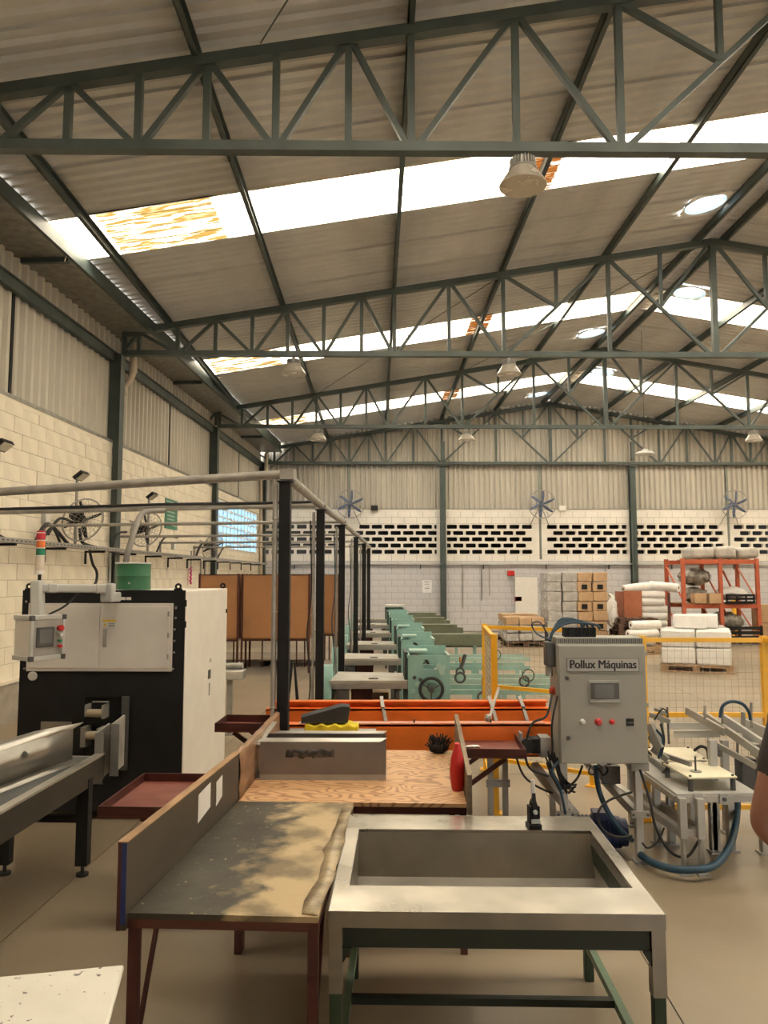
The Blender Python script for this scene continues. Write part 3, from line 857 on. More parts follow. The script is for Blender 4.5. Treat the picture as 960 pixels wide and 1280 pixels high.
def pin():
    prof = [(.001, 0), (.026, 0), (.03, .01), (.037, .06), (.039, .10), (.033, .15), (.022, .19), (.015, .215), (.014, .225), (.001, .232)]
    return MB().lathe(prof, n=18)
b = pin(); b.xf(lambda p: (p.x + .405, p.y + 3.86, p.z + ZT))
b.solo('red_bottle', red_p, 'red bowling-pin shaped plastic bottle standing on the plywood table', 'bottle')
t = thing('bristle_bundle', 'dark heap of bristles at the far edge of the plywood table', 'brush', (.375, 4.66, ZT))
br = MB()
for i in range(60):
    a = random.uniform(0, 2 * PI); r0 = random.uniform(0, .05); h = random.uniform(.04, .10)
    p0 = Vector((r0 * math.cos(a), r0 * .6 * math.sin(a), .01)); p1 = p0 + Vector((math.cos(a) * random.uniform(.01, .05), math.sin(a) * .03, h))
    br.tube([p0, (p0 + p1) / 2 + Vector((0, 0, .01)), p1], .004, 4)
stuff(br.build('bristles', black_rubber, t))
MB().ball((0, 0, .03), (.06, .04, .03), 10, 6).jitter(.006).build('core', black_rubber, t)

# ---- black post holder box with yellow foam and rubber wedge
zs = .755
t = thing('beam_shelf', 'grey steel ledge behind the chute holding the yellow foam block', 'shelf', (-.3, 4.885, 0), -.02)
MB().box(-.25, .30, -.10, .10, zs - .02, zs).build('ledge', alu, t)
for x in (-.23, .28): MB().box(x - .02, x + .02, -.02, .02, 0, zs - .02).build('leg', alu, t)
t = thing('foam_block', 'bright yellow corrugated foam block on the grey ledge', 'foam', (-.275, 4.88, zs), -.03)
pr = [(-.165, 0)] + [(-.165 + .33 * i / 20, .052 + .008 * math.sin(i * 1.25)) for i in range(21)] + [(.165, 0)]
MB().prism(pr, -.075, .075).build('foam', yellow_sponge, t, bevel=.006)
MB().box(-.16, .162, -.073, .073, .0, .006).build('backing', black_rubber, t)
t = thing('rubber_wedge', 'black rubber wedge lying on the yellow foam block', 'wedge', (-.32, 4.90, zs + .062), .1)
MB().prism([(-.15, 0), (.14, .0), (.155, .095), (.10, .10), (-.15, .035)], -.06, .06).build('wedge', black_rubber, t, bevel=.004)
MB().prism([(-.151, .0), (.139, .0), (.139, .004), (-.151, .004)], -.063, .063).build('sole', dark_grey, t)

# ---- scuffed white table in the near corner
t = thing('white_table', 'white table top with black scuff marks in the near corner', 'table', (-1.0, 1.70, 0), .19)
c = loc_fn(t)((-.653, 2.075, 0))
MB().box(c.x - .95, c.x, c.y - .62, c.y, .702, .72).build('tabletop', marked_white, t, bevel=.006)
for (x, y) in ((c.x - .9, c.y - .05), (c.x - .05, c.y - .57), (c.x - .9, c.y - .57)):
    MB().box(x - .02, x + .02, y - .02, y + .02, 0, .702).build('leg', grey_paint, t)
MB().cyl((c.x - .42, c.y - .3, 0), (c.x - .42, c.y - .3, .702), .03).build('leg', grey_paint, t)

# ================================================================ LEFT MACHINE
k5 = .00589
t = thing('packing_machine', 'large enclosed machine with black front, white doors and white side', 'machine', (-1.965, 6.28, 0), -.03)
W, Dp, Hh = .60, .675, 1.628
def lx(px): return (px - 135) * k5
def lz(py): return Hh - (py - 738) * k5
yf = -Dp
body = MB().box(-W + .012, W, -Dp + .012, Dp, .06, Hh - .004).build('body', white_paint, t, bevel=.008)
fx0, fx1, fz0, fz1 = lx(115), lx(163), .12, lz(868)
f_ = MB()
f_.box(-W, fx0, yf - .002, yf + .012, .06, Hh).box(fx1, W - .004, yf - .002, yf + .012, .06, Hh).box(fx0, fx1, yf - .002, yf + .012, fz1, Hh)
f_.box(fx0, fx1, yf - .002, yf + .012, .06, fz0)
f_.build('front_panel', black_paint, t)
MB().box(fx0 - .002, fx1 + .002, yf + .011, yf + .014, fz0, fz1).build('opening_back', M('black_void', (.006, .006, .006), .9), t)
MB().box(fx1 - .005, fx1 + .045, yf - .03, yf + .0, lz(955), fz1 + .005).build('opening_guard', dark_grey, t, bevel=.003)
df = MB().box(lx(42), lx(222), yf - .016, yf - .002, lz(837), lz(754)).build('door_frame', door_white, t, bevel=.003)
d0, d1, dm = lx(46), lx(218), lx(132)
dl = MB().box(d0, dm - .002, yf - .022, yf - .015, lz(833), lz(758)).build('door', door_white, t, bevel=.002)
dr = MB().box(dm + .002, d1, yf - .022, yf - .015, lz(833), lz(758)).build('door', door_white, t, bevel=.002)
MB().box(lx(137), lx(142), yf - .032, yf - .022, lz(807), lz(785)).build('handle', galv, dr, bevel=.003)
MB().box(lx(135.5), lx(152.5), yf - .0235, yf - .022, lz(783), lz(774)).build('warning_label', paper, dr)
MB().box(lx(135.5), lx(152.5), yf - .0245, yf - .0232, lz(776.5), lz(774)).prism([(lx(136.5), lz(782)), (lx(140.5), lz(782)), (lx(138.5), lz(777.3))], yf - .0245, yf - .0232).build('warning_sign', M('warning_yellow', (.75, .5, .03), .5), dr)
for q in (778.2, 780.2, 781.8):
    MB().box(lx(143), lx(151), yf - .0242, yf - .0233, lz(q + .6), lz(q)).build('label_line', dark_grey, dr)
MB().bar((lx(81), yf - .05, lz(772)), (lx(81), yf - .05, lz(808)), .008).bar((lx(81), yf - .05, lz(772)), (lx(81), yf - .02, lz(772)), .008).bar((lx(81), yf - .05, lz(808)), (lx(81), yf - .02, lz(808)), .008).build('handle', galv, dl)
for q in (764, 790, 816): MB().cyl((d1 - .004, yf - .026, lz(q)), (d1 - .004, yf - .026, lz(q + 6)), .007).build('hinge', galv, t)
for q, x in ((760, 225), (772, 225), (786, 224), (800, 224), (814, 224), (834, 223), (834, 39), (752, 38), (759, 225)):
    MB().cyl((lx(x), yf - .008, lz(q)), (lx(x), yf, lz(q)), .008, n=8).build('bolt', galv, t)
MB().box(lx(155), lx(162), yf - .004, yf - .001, lz(750), lz(746.5)).build('nameplate', paper, t)
MB().box(lx(163), lx(169), yf - .004, yf - .001, lz(750), lz(746.5)).build('nameplate', paper, t)
MB().lathe([(.033, 0), (.033, -.012), (.026, -.018), (.001, -.018)], (lx(50), yf - .002, lz(843)), 20, 'y').build('round_button', grey_paint, t)
for x in (-W + .04, W - .06):
    e = MB().box(x - .03, x + .03, yf + .005, yf + .02, Hh - .06, Hh + .012).torus((x, yf + .012, Hh + .026), .018, .008, (0, 1, 0), 16, 6)
    e.build('lifting_eye', black_paint, t)
MB().torus((W - .02, Dp - .1, Hh + .02), .018, .008, (0, 1, 0), 16, 6).build('lifting_eye', black_paint, t)
for q in (750, 776): MB().box(W - .03, W + .006, yf - .006, yf + .01, lz(q + 8), lz(q)).build('corner_hinge', black_paint, t)
MB().box(W, W + .004, .02, .10, lz(862), lz(850)).build('side_latch', dark_grey, t)
MB().box(W, W + .004, .055, .075, lz(885), lz(868)).build('side_handle', galv, t)
MB().box(W, W + .003, .07, .12, lz(840), lz(835)).build('side_label', grey_paint, t)
for y in (.62,):
    for q in (770, 938): MB().box(W - .006, W + .008, y, y + .03, lz(q + 6), lz(q)).build('side_hinge', black_paint, t)
for sx in (-1, 1):
    for sy in (-1, 1): MB().cyl((sx * (W - .06), sy * (Dp - .06), 0), (sx * (W - .06), sy * (Dp - .06), .06), .03).build('foot', black_rubber, t)
# rollers in the opening
ro = MB().box(lx(120), lx(123), yf - .07, yf + .01, lz(890), lz(876)).build('roller_bracket', galv, t)
MB().box(lx(142), lx(145), yf - .09, yf + .01, lz(892), lz(876)).build('roller_plate', galv, ro)
MB().cyl((lx(123), yf - .05, lz(886)), (lx(142), yf - .06, lz(886)), .028).build('roller', M('beige_roller', (.45, .38, .28), .5), ro)
MB().cyl((lx(126), yf - .02, lz(873.5)), (lx(146), yf - .02, lz(873.5)), .006).build('rod', galv, ro)
MB().cyl((lx(140), yf - .07, lz(909)), (lx(164), yf - .07, lz(909)), .007).build('rod', galv, ro)
MB().box(lx(118), lx(124), yf - .10, yf + .01, lz(925), lz(902)).box(lx(138), lx(146), yf - .11, yf + .01, lz(935), lz(903)).build('guide_block', galv, ro)
MB().cyl((lx(122), yf - .07, lz(912)), (lx(140), yf - .07, lz(912)), .03).build('roller', MATS['beige_roller'], ro)
# operator pendant on its arm
R_ = rotz(1.0)
pc = loc_fn(t)((-2.27, 5.20, 1.322))
def pen(name, c, s, mat, par, bev=.004):
    o = MB().cbox(c, s); o.xf(lambda p: R_ @ p + pc); return o.build(name, mat, par, bevel=bev)
arm = MB().bar(loc_fn(t)(P(47, 726, 5.22)), loc_fn(t)(P(47, 771, 5.2)), .075, .075).build('pendant_arm', grey_paint, t, bevel=.012)
p_a, p_b = loc_fn(t)(P(49, 735, 5.22)), loc_fn(t)(P(137, 736, 5.50))
MB().bar(p_a, p_b, .06, .06).build('arm_tube', grey_paint, arm, bevel=.012)
for (u0, u1) in ((.10, .24), (.78, .94)):
    MB().bar(p_a.lerp(p_b, u0), p_a.lerp(p_b, u1), .07, .066).build('arm_joint', grey_paint, arm, bevel=.01)
MB().bar(p_b + Vector((-.01, 0, .04)), p_b + Vector((-.01, 0, -.095)), .085, .085).bar(p_b + Vector((0, 0, -.06)), p_b + Vector((.02, .16, -.06)), .07, .07).build('wall_mount', grey_paint, arm, bevel=.012)
ph = pen('pendant_housing', (0, 0, 0), (.23, .20, .25), door_white, t)
pen('housing_cap', (0, 0, .133), (.25, .21, .03), grey_paint, ph); pen('housing_cap', (0, 0, -.133), (.25, .21, .03), grey_paint, ph)
for sx in (-1, 1):
    pen('corner_cap', (sx * .114, -.098, .133), (.03, .03, .034), dark_grey, ph); pen('corner_cap', (sx * .114, -.098, -.133), (.03, .03, .034), dark_grey, ph)
    pen('side_frame', (sx * .114, -.096, 0), (.022, .022, .235), grey_paint, ph)
pen('face_plate', (0, -.100, 0), (.205, .006, .235), galv, ph, .001)
pen('screen_bezel', (-.022, -.106, .005), (.125, .012, .13), dark_grey, ph, .003)
pen('screen', (-.022, -.113, .01), (.09, .003, .09), M('grey_screen', (.16, .16, .16), .15), ph, 0)
for z, mt, r in ((.06, red_p, .016), (.015, M('white_button', (.7, .7, .68), .4), .009), (-.025, M('green_button', (.03, .3, .1), .4), .008), (-.06, red_p, .009)):
    m_ = MB().lathe([(r, 0), (r, -.02), (r * 1.3, -.025), (r * 1.2, -.038), (.001, -.04)], (.076, -.102, z), 14, 'y'); m_.xf(lambda p: R_ @ p + pc); m_.build('push_button', mt, ph)
MB().tube(spline([pc + Vector((.02, .05, .14)), pc + Vector((.12, .1, .2)), pc + Vector((.16, .2, .28)), pc + Vector((.15, .3, .33))]), .008, 6).build('pendant_cable', black_rubber, t)
# signal tower
base = loc_fn(t)(P(49.5, 718, 5.64)); s_ = 5.64 / FPX
MB().cyl((base.x, base.y, Hh - .02), base, .012).build('tower_pole', black_paint, t)
z = base.z
tl = MB().cyl(base, base + Vector((0, 0, .03)), .033).build('signal_tower', white_paint, t)
for nm, mt, h in (('clear_lens', M('clear_lens', (.72, .62, .52), .2), .105), ('green_lens', M('green_lens', (.02, .22, .12), .2), .05), ('orange_lens', M('orange_lens', (.70, .16, .03), .2), .05), ('red_lens', M('red_lens', (.55, .03, .05), .2), .05)):
    zz = z + .03
    MB().cyl((base.x, base.y, zz), (base.x, base.y, zz + h), .031, n=18).build(nm, mt, tl)
    MB().cyl((base.x, base.y, zz + h), (base.x, base.y, zz + h + .006), .033, n=18).build('lens_ring', white_paint, tl)
    z += h + .006
MB().lathe([(.031, 0), (.028, .012), (.001, .016)], (base.x, base.y, z + .03), 18).build('tower_cap', MATS['red_lens'], tl)

# drum on the machine roof
c = P(166.5, 737, 5.95); zt = Hh + .0
t = thing('green_drum', 'open green steel drum standing on the roof of the white machine', 'drum', (c.x, c.y, zt))
MB().lathe([(.001, .004), (.128, .004), (.130, .0), (.132, .01), (.130, .02), (.130, .10), (.133, .105), (.130, .11), (.130, .195), (.136, .2), (.134, .207), (.124, .205), (.124, .02), (.001, .02)], n=32).build('shell', green_drum, t)
MB().torus((0, 0, .203), .132, .007, n=32).build('rim', grey_paint, t)
MB().cbox((.01, -.134, .05), (.012, .006, .014)).build('plug', galv, t)

# extraction pipe bending down to the drum
a = P(157, 700, 6.0); b_ = P(180, 641, 6.6)
pts = spline([P(156, 712, 5.95), P(160, 690, 6.0), P(171, 655, 6.3), P(177, 643, 6.5), P(186, 639, 6.7), P(205, 638.5, 6.95)])
MB().tube(pts, .024, 10).solo('suction_pipe', M('dull_grey_pipe', (.20, .18, .16), .5), 'grey bent suction pipe rising from the green drum', 'pipe')

# ---- conveyor in front of the machine
t = thing('belt_conveyor', 'stainless belt conveyor on black legs leading into the black machine', 'conveyor', (-1.99, 3.6, 0), -.05)
zc = .65
x0, x1, y0, y1 = -.25, .27, -1.6, 1.2
MB().box(x1 - .05, x1, y0, y1, zc - .012, zc).build('rail_cap', MATS['bright_steel'], t)
MB().box(x1 - .012, x1, y0, y1, zc - .15, zc - .012).build('side_plate', M('dark_brown_steel', (.05, .042, .034), .35, .5), t)
MB().box(x0, x0 + .05, y0, y1, zc - .012, zc).build('rail_cap', MATS['bright_steel'], t)
MB().box(x0, x0 + .012, y0, y1, zc - .15, zc - .012).build('side_plate', MATS['dark_brown_steel'], t)
MB().box(x0 + .05, x1 - .05, y0, y1, zc - .035, zc - .022).build('belt', M('dark_grey_belt', (.075, .08, .08), .5), t)
MB().cyl((x0 + .03, y1, zc - .05), (x1 - .03, y1, zc - .05), .03).build('end_roller', galv, t)
for yy in (1.0, -.9):
    for xx in (x0 + .03, x1 - .03):
        lg = MB().box(xx - .035, xx + .035, yy - .03, yy + .03, .06, zc - .10).build('leg', black_paint, t, bevel=.003)
        MB().cyl((xx, yy, 0), (xx, yy, .015), .035).cyl((xx, yy, .015), (xx, yy, .06), .01).build('levelling_foot', black_rubber, lg)
    MB().box(x0 + .06, x1 - .06, yy - .015, yy + .015, .30, .34).build('cross_bar', black_paint, t)
MB().box(x0 + .0, x0 + .13, .7, .95, zc - .35, zc - .24).build('drive_box', black_paint, t, bevel=.01)
# bent guide sheet
q = loc_fn(t)
ga = [q(F(0, 982, zc)), q(F(52, 962, zc)), q(F(90, 949, zc))]
gt = [q(P(0, 935, 4.10)), q(P(45, 925, 4.45)), q(P(90, 914, 4.83))]
gt = [Vector((a_.x, a_.y, zc + .175)) for a_ in ga]
ext = (ga[0] - ga[1]).normalized() * 1.2
ga = [ga[0] + ext] + ga; gt = [gt[0] + ext] + gt
MB().sheet([ga, gt]).build('guide_sheet', M('dull_guide_steel', (.42, .40, .36), .35, .9, c2=(.30, .28, .25), scale=3), t, solid=.004)
g2 = [p + Vector((-.06, .02, .03)) for p in gt]; g2[-1] += Vector((.10, .03, .0))
MB().sheet([gt, g2]).build('guide_flange', MATS['bright_steel'], t, solid=.004)
MB().sheet([ga, [p + Vector((.05, -.01, -.02)) for p in ga]]).build('guide_foot', MATS['dull_guide_steel'], t, solid=.003)
MB().cbox(q(P(70, 912, 5.0)), (.2, .004, .10)).build('rear_guide', MATS['dull_guide_steel'], t)
MB().lathe([(.02, 0), (.016, -.015), (.001, -.018)], ga[2] * .55 + ga[1] * .45 + Vector((.01, 0, .12)), 12, 'y').build('guide_knob', galv, t)
for (pa, pb, yw) in ((117, 127.5, 4.78), (137, 145, 4.86)):
    a_, b_ = q(P(pa, 980 if pa < 130 else 970, yw)), q(P(pb, 916 if pa < 130 else 905, yw))
    MB().hexa([(a_.x, a_.y, a_.z), (a_.x + .012, a_.y, a_.z), (a_.x + .012, a_.y + .2, a_.z + .02), (a_.x, a_.y + .2, a_.z + .02), (a_.x, a_.y, b_.z), (a_.x + .012, a_.y, b_.z), (a_.x + .012, a_.y + .2, b_.z + .02), (a_.x, a_.y + .2, b_.z + .02)]).build('infeed_plate', galv, t)
    MB().box(a_.x, a_.x + .055, a_.y - .004, a_.y, a_.z, b_.z).build('infeed_lip', M('pale_zinc'), t)
# ================================================================ GANTRY OF POSTS AND PIPES
ZP = 2.34
POSTS = [(-.59, 4.93), (-.51, 7.0), (-.405, 9.05), (-.31, 11.76), (-.22, 14.0), (-.155, 16.3)]
words = ['behind the plywood table', 'beside the teal machine with the black bucket', 'beside the second teal machine from the bucket', 'in the middle of its row, beside the third teal machine', 'second last before the back wall', 'last of its row, nearest the back wall']
for i, (x, y) in enumerate(POSTS):
    t = thing('gantry_post', 'square black steel post ' + words[i], 'post', (x, y, 0), -.03, 'black posts of the pipe gantry')
    MB().box(-.036, .036, -.036, .036, .008, ZP).build('shaft', black_paint, t)
    MB().box(-.07, .07, -.07, .07, 0, .008).build('base_plate', black_paint, t)
    MB().box(-.05, .05, -.045, .045, ZP - .0, ZP + .006).build('top_plate', black_paint, t)
    cb = MB().tube([(-.062, -.02, .1), (-.062, -.02, ZP - .02)], .017 if i == 0 else .014, 10).build('conduit', galv, t)
    for z in (.9, 1.5, 2.1): MB().torus((-.062, -.02, z), .018, .005, n=12).build('clip', galv, cb)
    if i in (1, 2, 3):
        MB().tube(spline([(-.09, -.05, ZP - .1), (-.075, -.06, 1.6), (-.11, -.06, 1.2), (-.08, -.05, .8), (-.1, -.06, .5)]), .007, 5).build('loose_cable', blue_hose if i == 2 else black_rubber, t)
plab = ['thick grey pipe crossing over the white machine to the first black post', 'grey pipe with a black cable along it above the green drum', 'thin grey pipe from the third post to the cable tray', 'thin grey pipe from the fourth post to the left wall', 'thin grey pipe from the fifth post to the left wall', 'thin grey pipe from the last post to the left wall']
for i, (x, y) in enumerate(POSTS):
    dy = (.85, .6, .66, .6, .5, .4)[i]
    ye = y + dy; xe = wall_x(ye) + (.16 if i == 2 else .03)
    t = thing('branch_pipe', plab[i], 'pipe', ((x + xe) / 2, (y + ye) / 2, ZP), 0, 'branch pipes to the left wall')
    r = (.03, .024, .02, .02, .02, .02)[i]
    z0 = ZP + .02
    drop = (.13, .03, .0, 0, 0, 0)[i]
    MB().tube([(x + .05, y, z0 + .006 + r), (xe, ye, z0 + r - drop)], r, 12).build('pipe', galv, t, w=True)
    if i == 0: MB().bar((x + .06, y, z0 + .03), (x - .03, y + .01, z0 + .03), .085, .07).build('coupling', galv, t, w=True)
    if i == 1: MB().tube([(x, y, z0 + .055), (x - 1.5, y + .2, z0 + .052), (xe, ye, z0 + .02)], .014, 8).build('cable', black_rubber, t, w=True)
    if i >= 2: MB().cyl((xe, ye, z0 + r + .02), (xe, ye, 2.2), .018).build('drop_leg', galv, t, w=True)
    MB().cyl((xe - .02, ye, z0 + r - drop), (xe + .03, ye, z0 + r - drop), r * 1.5).build('end_flange', galv, t, w=True)
MB().tube([(x, y, ZP + .045) for (x, y) in POSTS], .034, 12).solo('header_pipe', galv, 'long grey header pipe lying along the tops of the black posts', 'pipe')

# ================================================================ ORANGE BED
t = thing('orange_bed', 'long orange channel-steel machine bed on aluminium legs behind the plywood table', 'machine bed', (.3, 5.25, 0), 0)
def channel(xa, xb, y, zt, zb_, depth, nm):
    m = MB().box(xa, xb, y, y + .012, zb_, zt)
    ch = m.build(nm, orange_p, t, w=True)
    MB().box(xa, xb, y, y + depth, zt - .012, zt).build('top_flange', orange_p, ch, w=True)
    MB().box(xa, xb, y, y + depth, zb_, zb_ + .012).build('bottom_flange', orange_p, ch, w=True)
    return ch
c1 = channel(-.76, 1.30, 5.0, .775, .57, .10, 'front_channel')
c2 = channel(-.78, 1.25, 5.50, .79, .58, .09, 'back_channel')
MB().box(-.76, 1.24, 5.62, 5.632, .66, .835).build('rear_plate', orange_p, t, w=True)
MB().box(-.76, 1.24, 5.56, 5.632, .825, .835).build('rear_flange', orange_p, t, w=True)
MB().box(-.5, 1.1, 5.02, 5.10, .776, .779).build('wear_strip', M('worn_pinkish_strip', (.55, .36, .30), .4, c2=(.62, .20, .08), scale=7), c1, w=True)
for x in (-.2, .25, .75): MB().cyl((x, 5.05, .78), (x, 5.05, .80), .006, n=8).build('stud', dark_grey, c1, w=True)
for x, yy in ((.78, 5.3), (.88, 5.3), (-.6, 5.3), (1.2, 5.3)):
    lg = MB().box(x - .018, x + .018, yy - .018, yy + .018, 0, .60).build('leg', alu, t, w=True)
    MB().box(x - .03, x + .03, yy - .04, yy + .04, 0, .01).build('foot_plate', alu, lg, w=True)
MB().box(-.62, 1.22, 5.1, 5.5, .585, .60).build('bed_plate', M('dark_bed', (.08, .06, .05), .6), t, w=True)
MB().bar((.75, 5.29, .33), (.91, 5.29, .33), .02, .05).build('joint_plate', galv, t, w=True)
for x in (.05, .83, 1.05):
    cl = MB().bar((x, 5.52, .81), (x + .03, 5.44, .66), .025, .012).build('clamp_strap', galv, t, w=True)
    MB().bar((x - .01, 5.6, .86), (x, 5.5, .80), .025, .012).build('clamp_tab', galv, cl, w=True)
MB().tube([(.75, 5.1, .80), (.80, 5.25, .86), (.86, 5.4, .95)], .010, 8).build('tie_rod', galv, t, w=True)
MB().ball((.74, 5.1, .80), .025, 10, 6).build('rod_knob', galv, t, w=True)
MB().cyl((-.66, 5.35, .78), (-.60, 5.42, .92), .008).build('tie_rod', galv, t, w=True)

# ================================================================ TEAL MACHINES
mw = ['nearest the orange bed, black bucket under its table', 'second from the orange bed, with open rails', 'third from the orange bed, by the fourth post', 'fourth from the orange bed, small and half hidden', 'second last of the row before the back wall', 'last of the row, by the back wall']
def teal_machine(i, X, Y):
    t = thing('bag_machine', 'teal machine with grey feed table, ' + mw[i], 'machine', (X, Y, 0), 0, 'row of teal machines')
    full = i < 3
    zb_, zt = .22, .93
    fp = MB()
    # front and back side plates with a window
    for nm, yy, top in (('front_plate', 0, .92), ('back_plate', .46, .985)):
        m = MB()
        m.box(-.215, .215, yy, yy + .014, zb_, .78).box(-.215, -.06, yy, yy + .014, .78, .88).box(.08, .215, yy, yy + .014, .78, .88).box(-.215, .215, yy, yy + .014, .88, top)
        pl = m.build(nm, teal, t)
        if nm == 'front_plate': fp = pl
    MB().box(-.225, -.195, .0, .47, .90, .925).build('top_rail', M('pale_teal', (.38, .55, .50), .4), t)
    MB().box(.195, .225, .0, .47, .90, .925).build('top_rail', MATS['pale_teal'], t)
    MB().cyl((-.12, .01, .86), (-.12, .46, .86), .045).build('roller', grey_paint, t)
    MB().cyl((.12, .01, .70), (.12, .46, .70), .05).build('roller', grey_paint, t)
    if full:
        MB().cyl((.0, .01, .55), (.0, .46, .55), .05).build('roller', dark_grey, t)
        MB().box(-.19, .0, .2, .44, .935, .955).build('inner_tray', M('pale_teal'), t)
    # handwheel
    hw = MB().torus((.02, -.05, .585), .115, .017, (0, 1, 0), 28, 8).build('handwheel', black_rubber, t)
    MB().cyl((.02, -.06, .585), (.02, .0, .585), .03).build('hub', dark_grey, hw)
    for k in range(3):
        a = k * 2.094 + .5
        MB().bar((.02, -.05, .585), (.02 + .11 * math.cos(a), -.05, .585 + .11 * math.sin(a)), .012, .012).build('spoke', dark_grey, hw)
    # roller ends
    for (x, z, r) in ((.10, .82, .022), (.15, .80, .022), (.13, .75, .026), (-.15, .70, .02), (-.12, .63, .025), (-.16, .56, .022), (-.13, .50, .026), (-.09, .68, .018)):
        if full: MB().cyl((x, -.014, z), (x, 0, z), r, n=12).build('bearing_cap', M('pale_teal') if r > .021 else dark_grey, t)
    if full: MB().bar((.09, -.012, .84), (.14, -.012, .74), .05, .014, up=(0, 1, 0)).build('lever_plate', M('pale_teal'), t)
    for x in (-.19, .19):
        MB().box(x - .025, x + .025, 0, .05, 0, zb_).build('leg', teal, t); MB().box(x - .025, x + .025, .42, .47, 0, zb_).build('leg', teal, t)
    # feed table to the left
    tb = MB().hexa([(-1.02, .0, .645), (-.22, -.0, .645), (-.22, .62, .645), (-.96, .75, .645), (-1.02, 0, .67), (-.22, 0, .67), (-.22, .62, .67), (-.96, .75, .67)]).build('feed_table', grey_top, t)
    MB().box(-1.0, -.22, .005, .02, .585, .645).build('table_apron', M('pale_zinc'), tb)
    MB().box(-.62, -.52, .10, .16, .671, .679).build('dark_tool', dark_grey, tb)
    for x in (-.93, -.32):
        for y in (.05, .55): MB().box(x - .02, x + .02, y - .02, y + .02, 0, .645).build('table_leg', dark_grey, tb)
    MB().box(-.80, -.58, .12, .42, .30, .585).build('red_box', M('maroon_box', (.06, .012, .01), .6), t)
    MB().box(-.92, -.82, .0, .14, .40, .57).build('switch_box', dark_grey, t)
    MB().box(-.25, -.215, .05, .5, .25, .95).build('rear_column', M('dark_teal', (.045, .075, .07), .5), t)
    # motor guard at the left end
    gd = MB().prism([(0, 0), (.36, 0), (.36, .70), (.30, .80), (.14, .80), (0, .55)], -1.12, -1.0, plane='yz').build('motor_guard', teal, t)
    MB().box(-1.16, -.93, .05, .30, .10, .38).build('motor_base', MATS['pale_teal'], gd)
    MB().cyl((-1.0, .2, .48), (-.9, .2, .48), .08).build('pulley', M('pale_teal'), gd)
    # rails to the right
    L = 1.25 if full else 1.15
    if i < 2:
        for z, nm in ((.63, 'rail'), (.52, 'rail')):
            for y in (.03, .42): MB().box(.22, .22 + L, y, y + .03, z, z + .05).build(nm, M('pale_teal') if z > .6 else teal, t)
        for x in (.75, 1.35):
            for y in (.03, .42): MB().box(x, x + .05, y, y + .03, 0, .52).build('rail_leg', teal, t)
        for (x, z) in ((.32, .70), (.55, .50), (.98, .66)):
            wl_ = MB().lathe([(.001, -.03), (.05, -.03), (.055, -.02), (.055, 0), (.001, 0)], (x, .03, z), 16, 'y').build('guide_wheel', teal if x != .55 else MATS['pale_teal'], t)
            MB().torus((x, .0, z), .05, .012, (0, 1, 0), 16, 6).build('tyre', dark_grey, wl_)
        MB().bar((.56, -.02, .56), (.62, .02, .72), .04, .03).build('gauge_arm', dark_grey, t)
        MB().cyl((.55, -.02, .62), (.55, -.02, .70), .014).build('brass_valve', copper, t)
        MB().torus((1.02, .0, .72), .06, .006, (0, 1, 0), 18, 5).build('coiled_hose', black_rubber, t)
    else:
        MB().box(.23, .23 + L - .35, -.05, .25, .80, .83).build('cover', olive, t)
        MB().box(.23, .23 + L - .35, -.06, -.045, .66, .83).build('cover_skirt', olive, t)
        MB().box(.23, .23 + L - .2, .28, .55, .72, .75).build('cover', olive, t)
        MB().box(.23, .23 + L - .2, .265, .28, .60, .75).build('cover_skirt', olive, t)
        for x in (.4, 1.0): MB().box(x, x + .05, .1, .15, 0, .72).build('rail_leg', teal, t)
    if i == 5: MB().box(-.25, .25, -.1, .45, .985, 1.03).build('top_cover', M('pale_cover', (.6, .6, .56), .5), t)
    return t
for i, Y in enumerate((7.9, 10.0, 12.1, 14.6, 17.1, 19.4)):
    teal_machine(i, .545 + (0, .0, .0, -.03, -.04, -.06)[i], Y)
c = P(483, 868, 8.1)
t = thing('black_bucket', 'black plastic bucket under the feed table of the nearest teal machine', 'bucket', (c.x, 8.2, 0))
MB().lathe([(.001, 0), (.11, 0), (.14, .40), (.148, .40), (.148, .415), (.134, .415), (.106, .02), (.001, .02)], n=24).build('shell', black_rubber, t)
MB().torus((0, 0, .41), .145, .008, n=24).build('rim', grey_paint, t)
t = thing('cardboard_sheet', 'brown cardboard box leaning under the nearest teal feed table', 'box', (.0, 8.45, 0), .1)
MB().box(-.17, .13, -.1, .1, 0, .48).build('carton', cardboard, t)
MB().box(-.17, .13, -.11, .02, .48, .484).build('flap', cardboard, t)
# folding stand left of the bed
t = thing('folding_stand', 'thin black folding stand beyond the orange bed', 'stand', (-.76, 7.0, 0))
for (a, b_) in (((-.14, -.1, 0), (0, 0, .95)), ((.1, -.1, 0), (.02, 0, .95)), ((-.1, .15, 0), (.0, .02, .95)), ((.1, .15, 0), (.02, .02, .95))):
    MB().cyl(a, b_, .009, n=8).build('leg', black_paint, t)
MB().cyl((-.09, -.07, .3), (.075, -.07, .3), .007, n=8).build('spreader', black_paint, t)

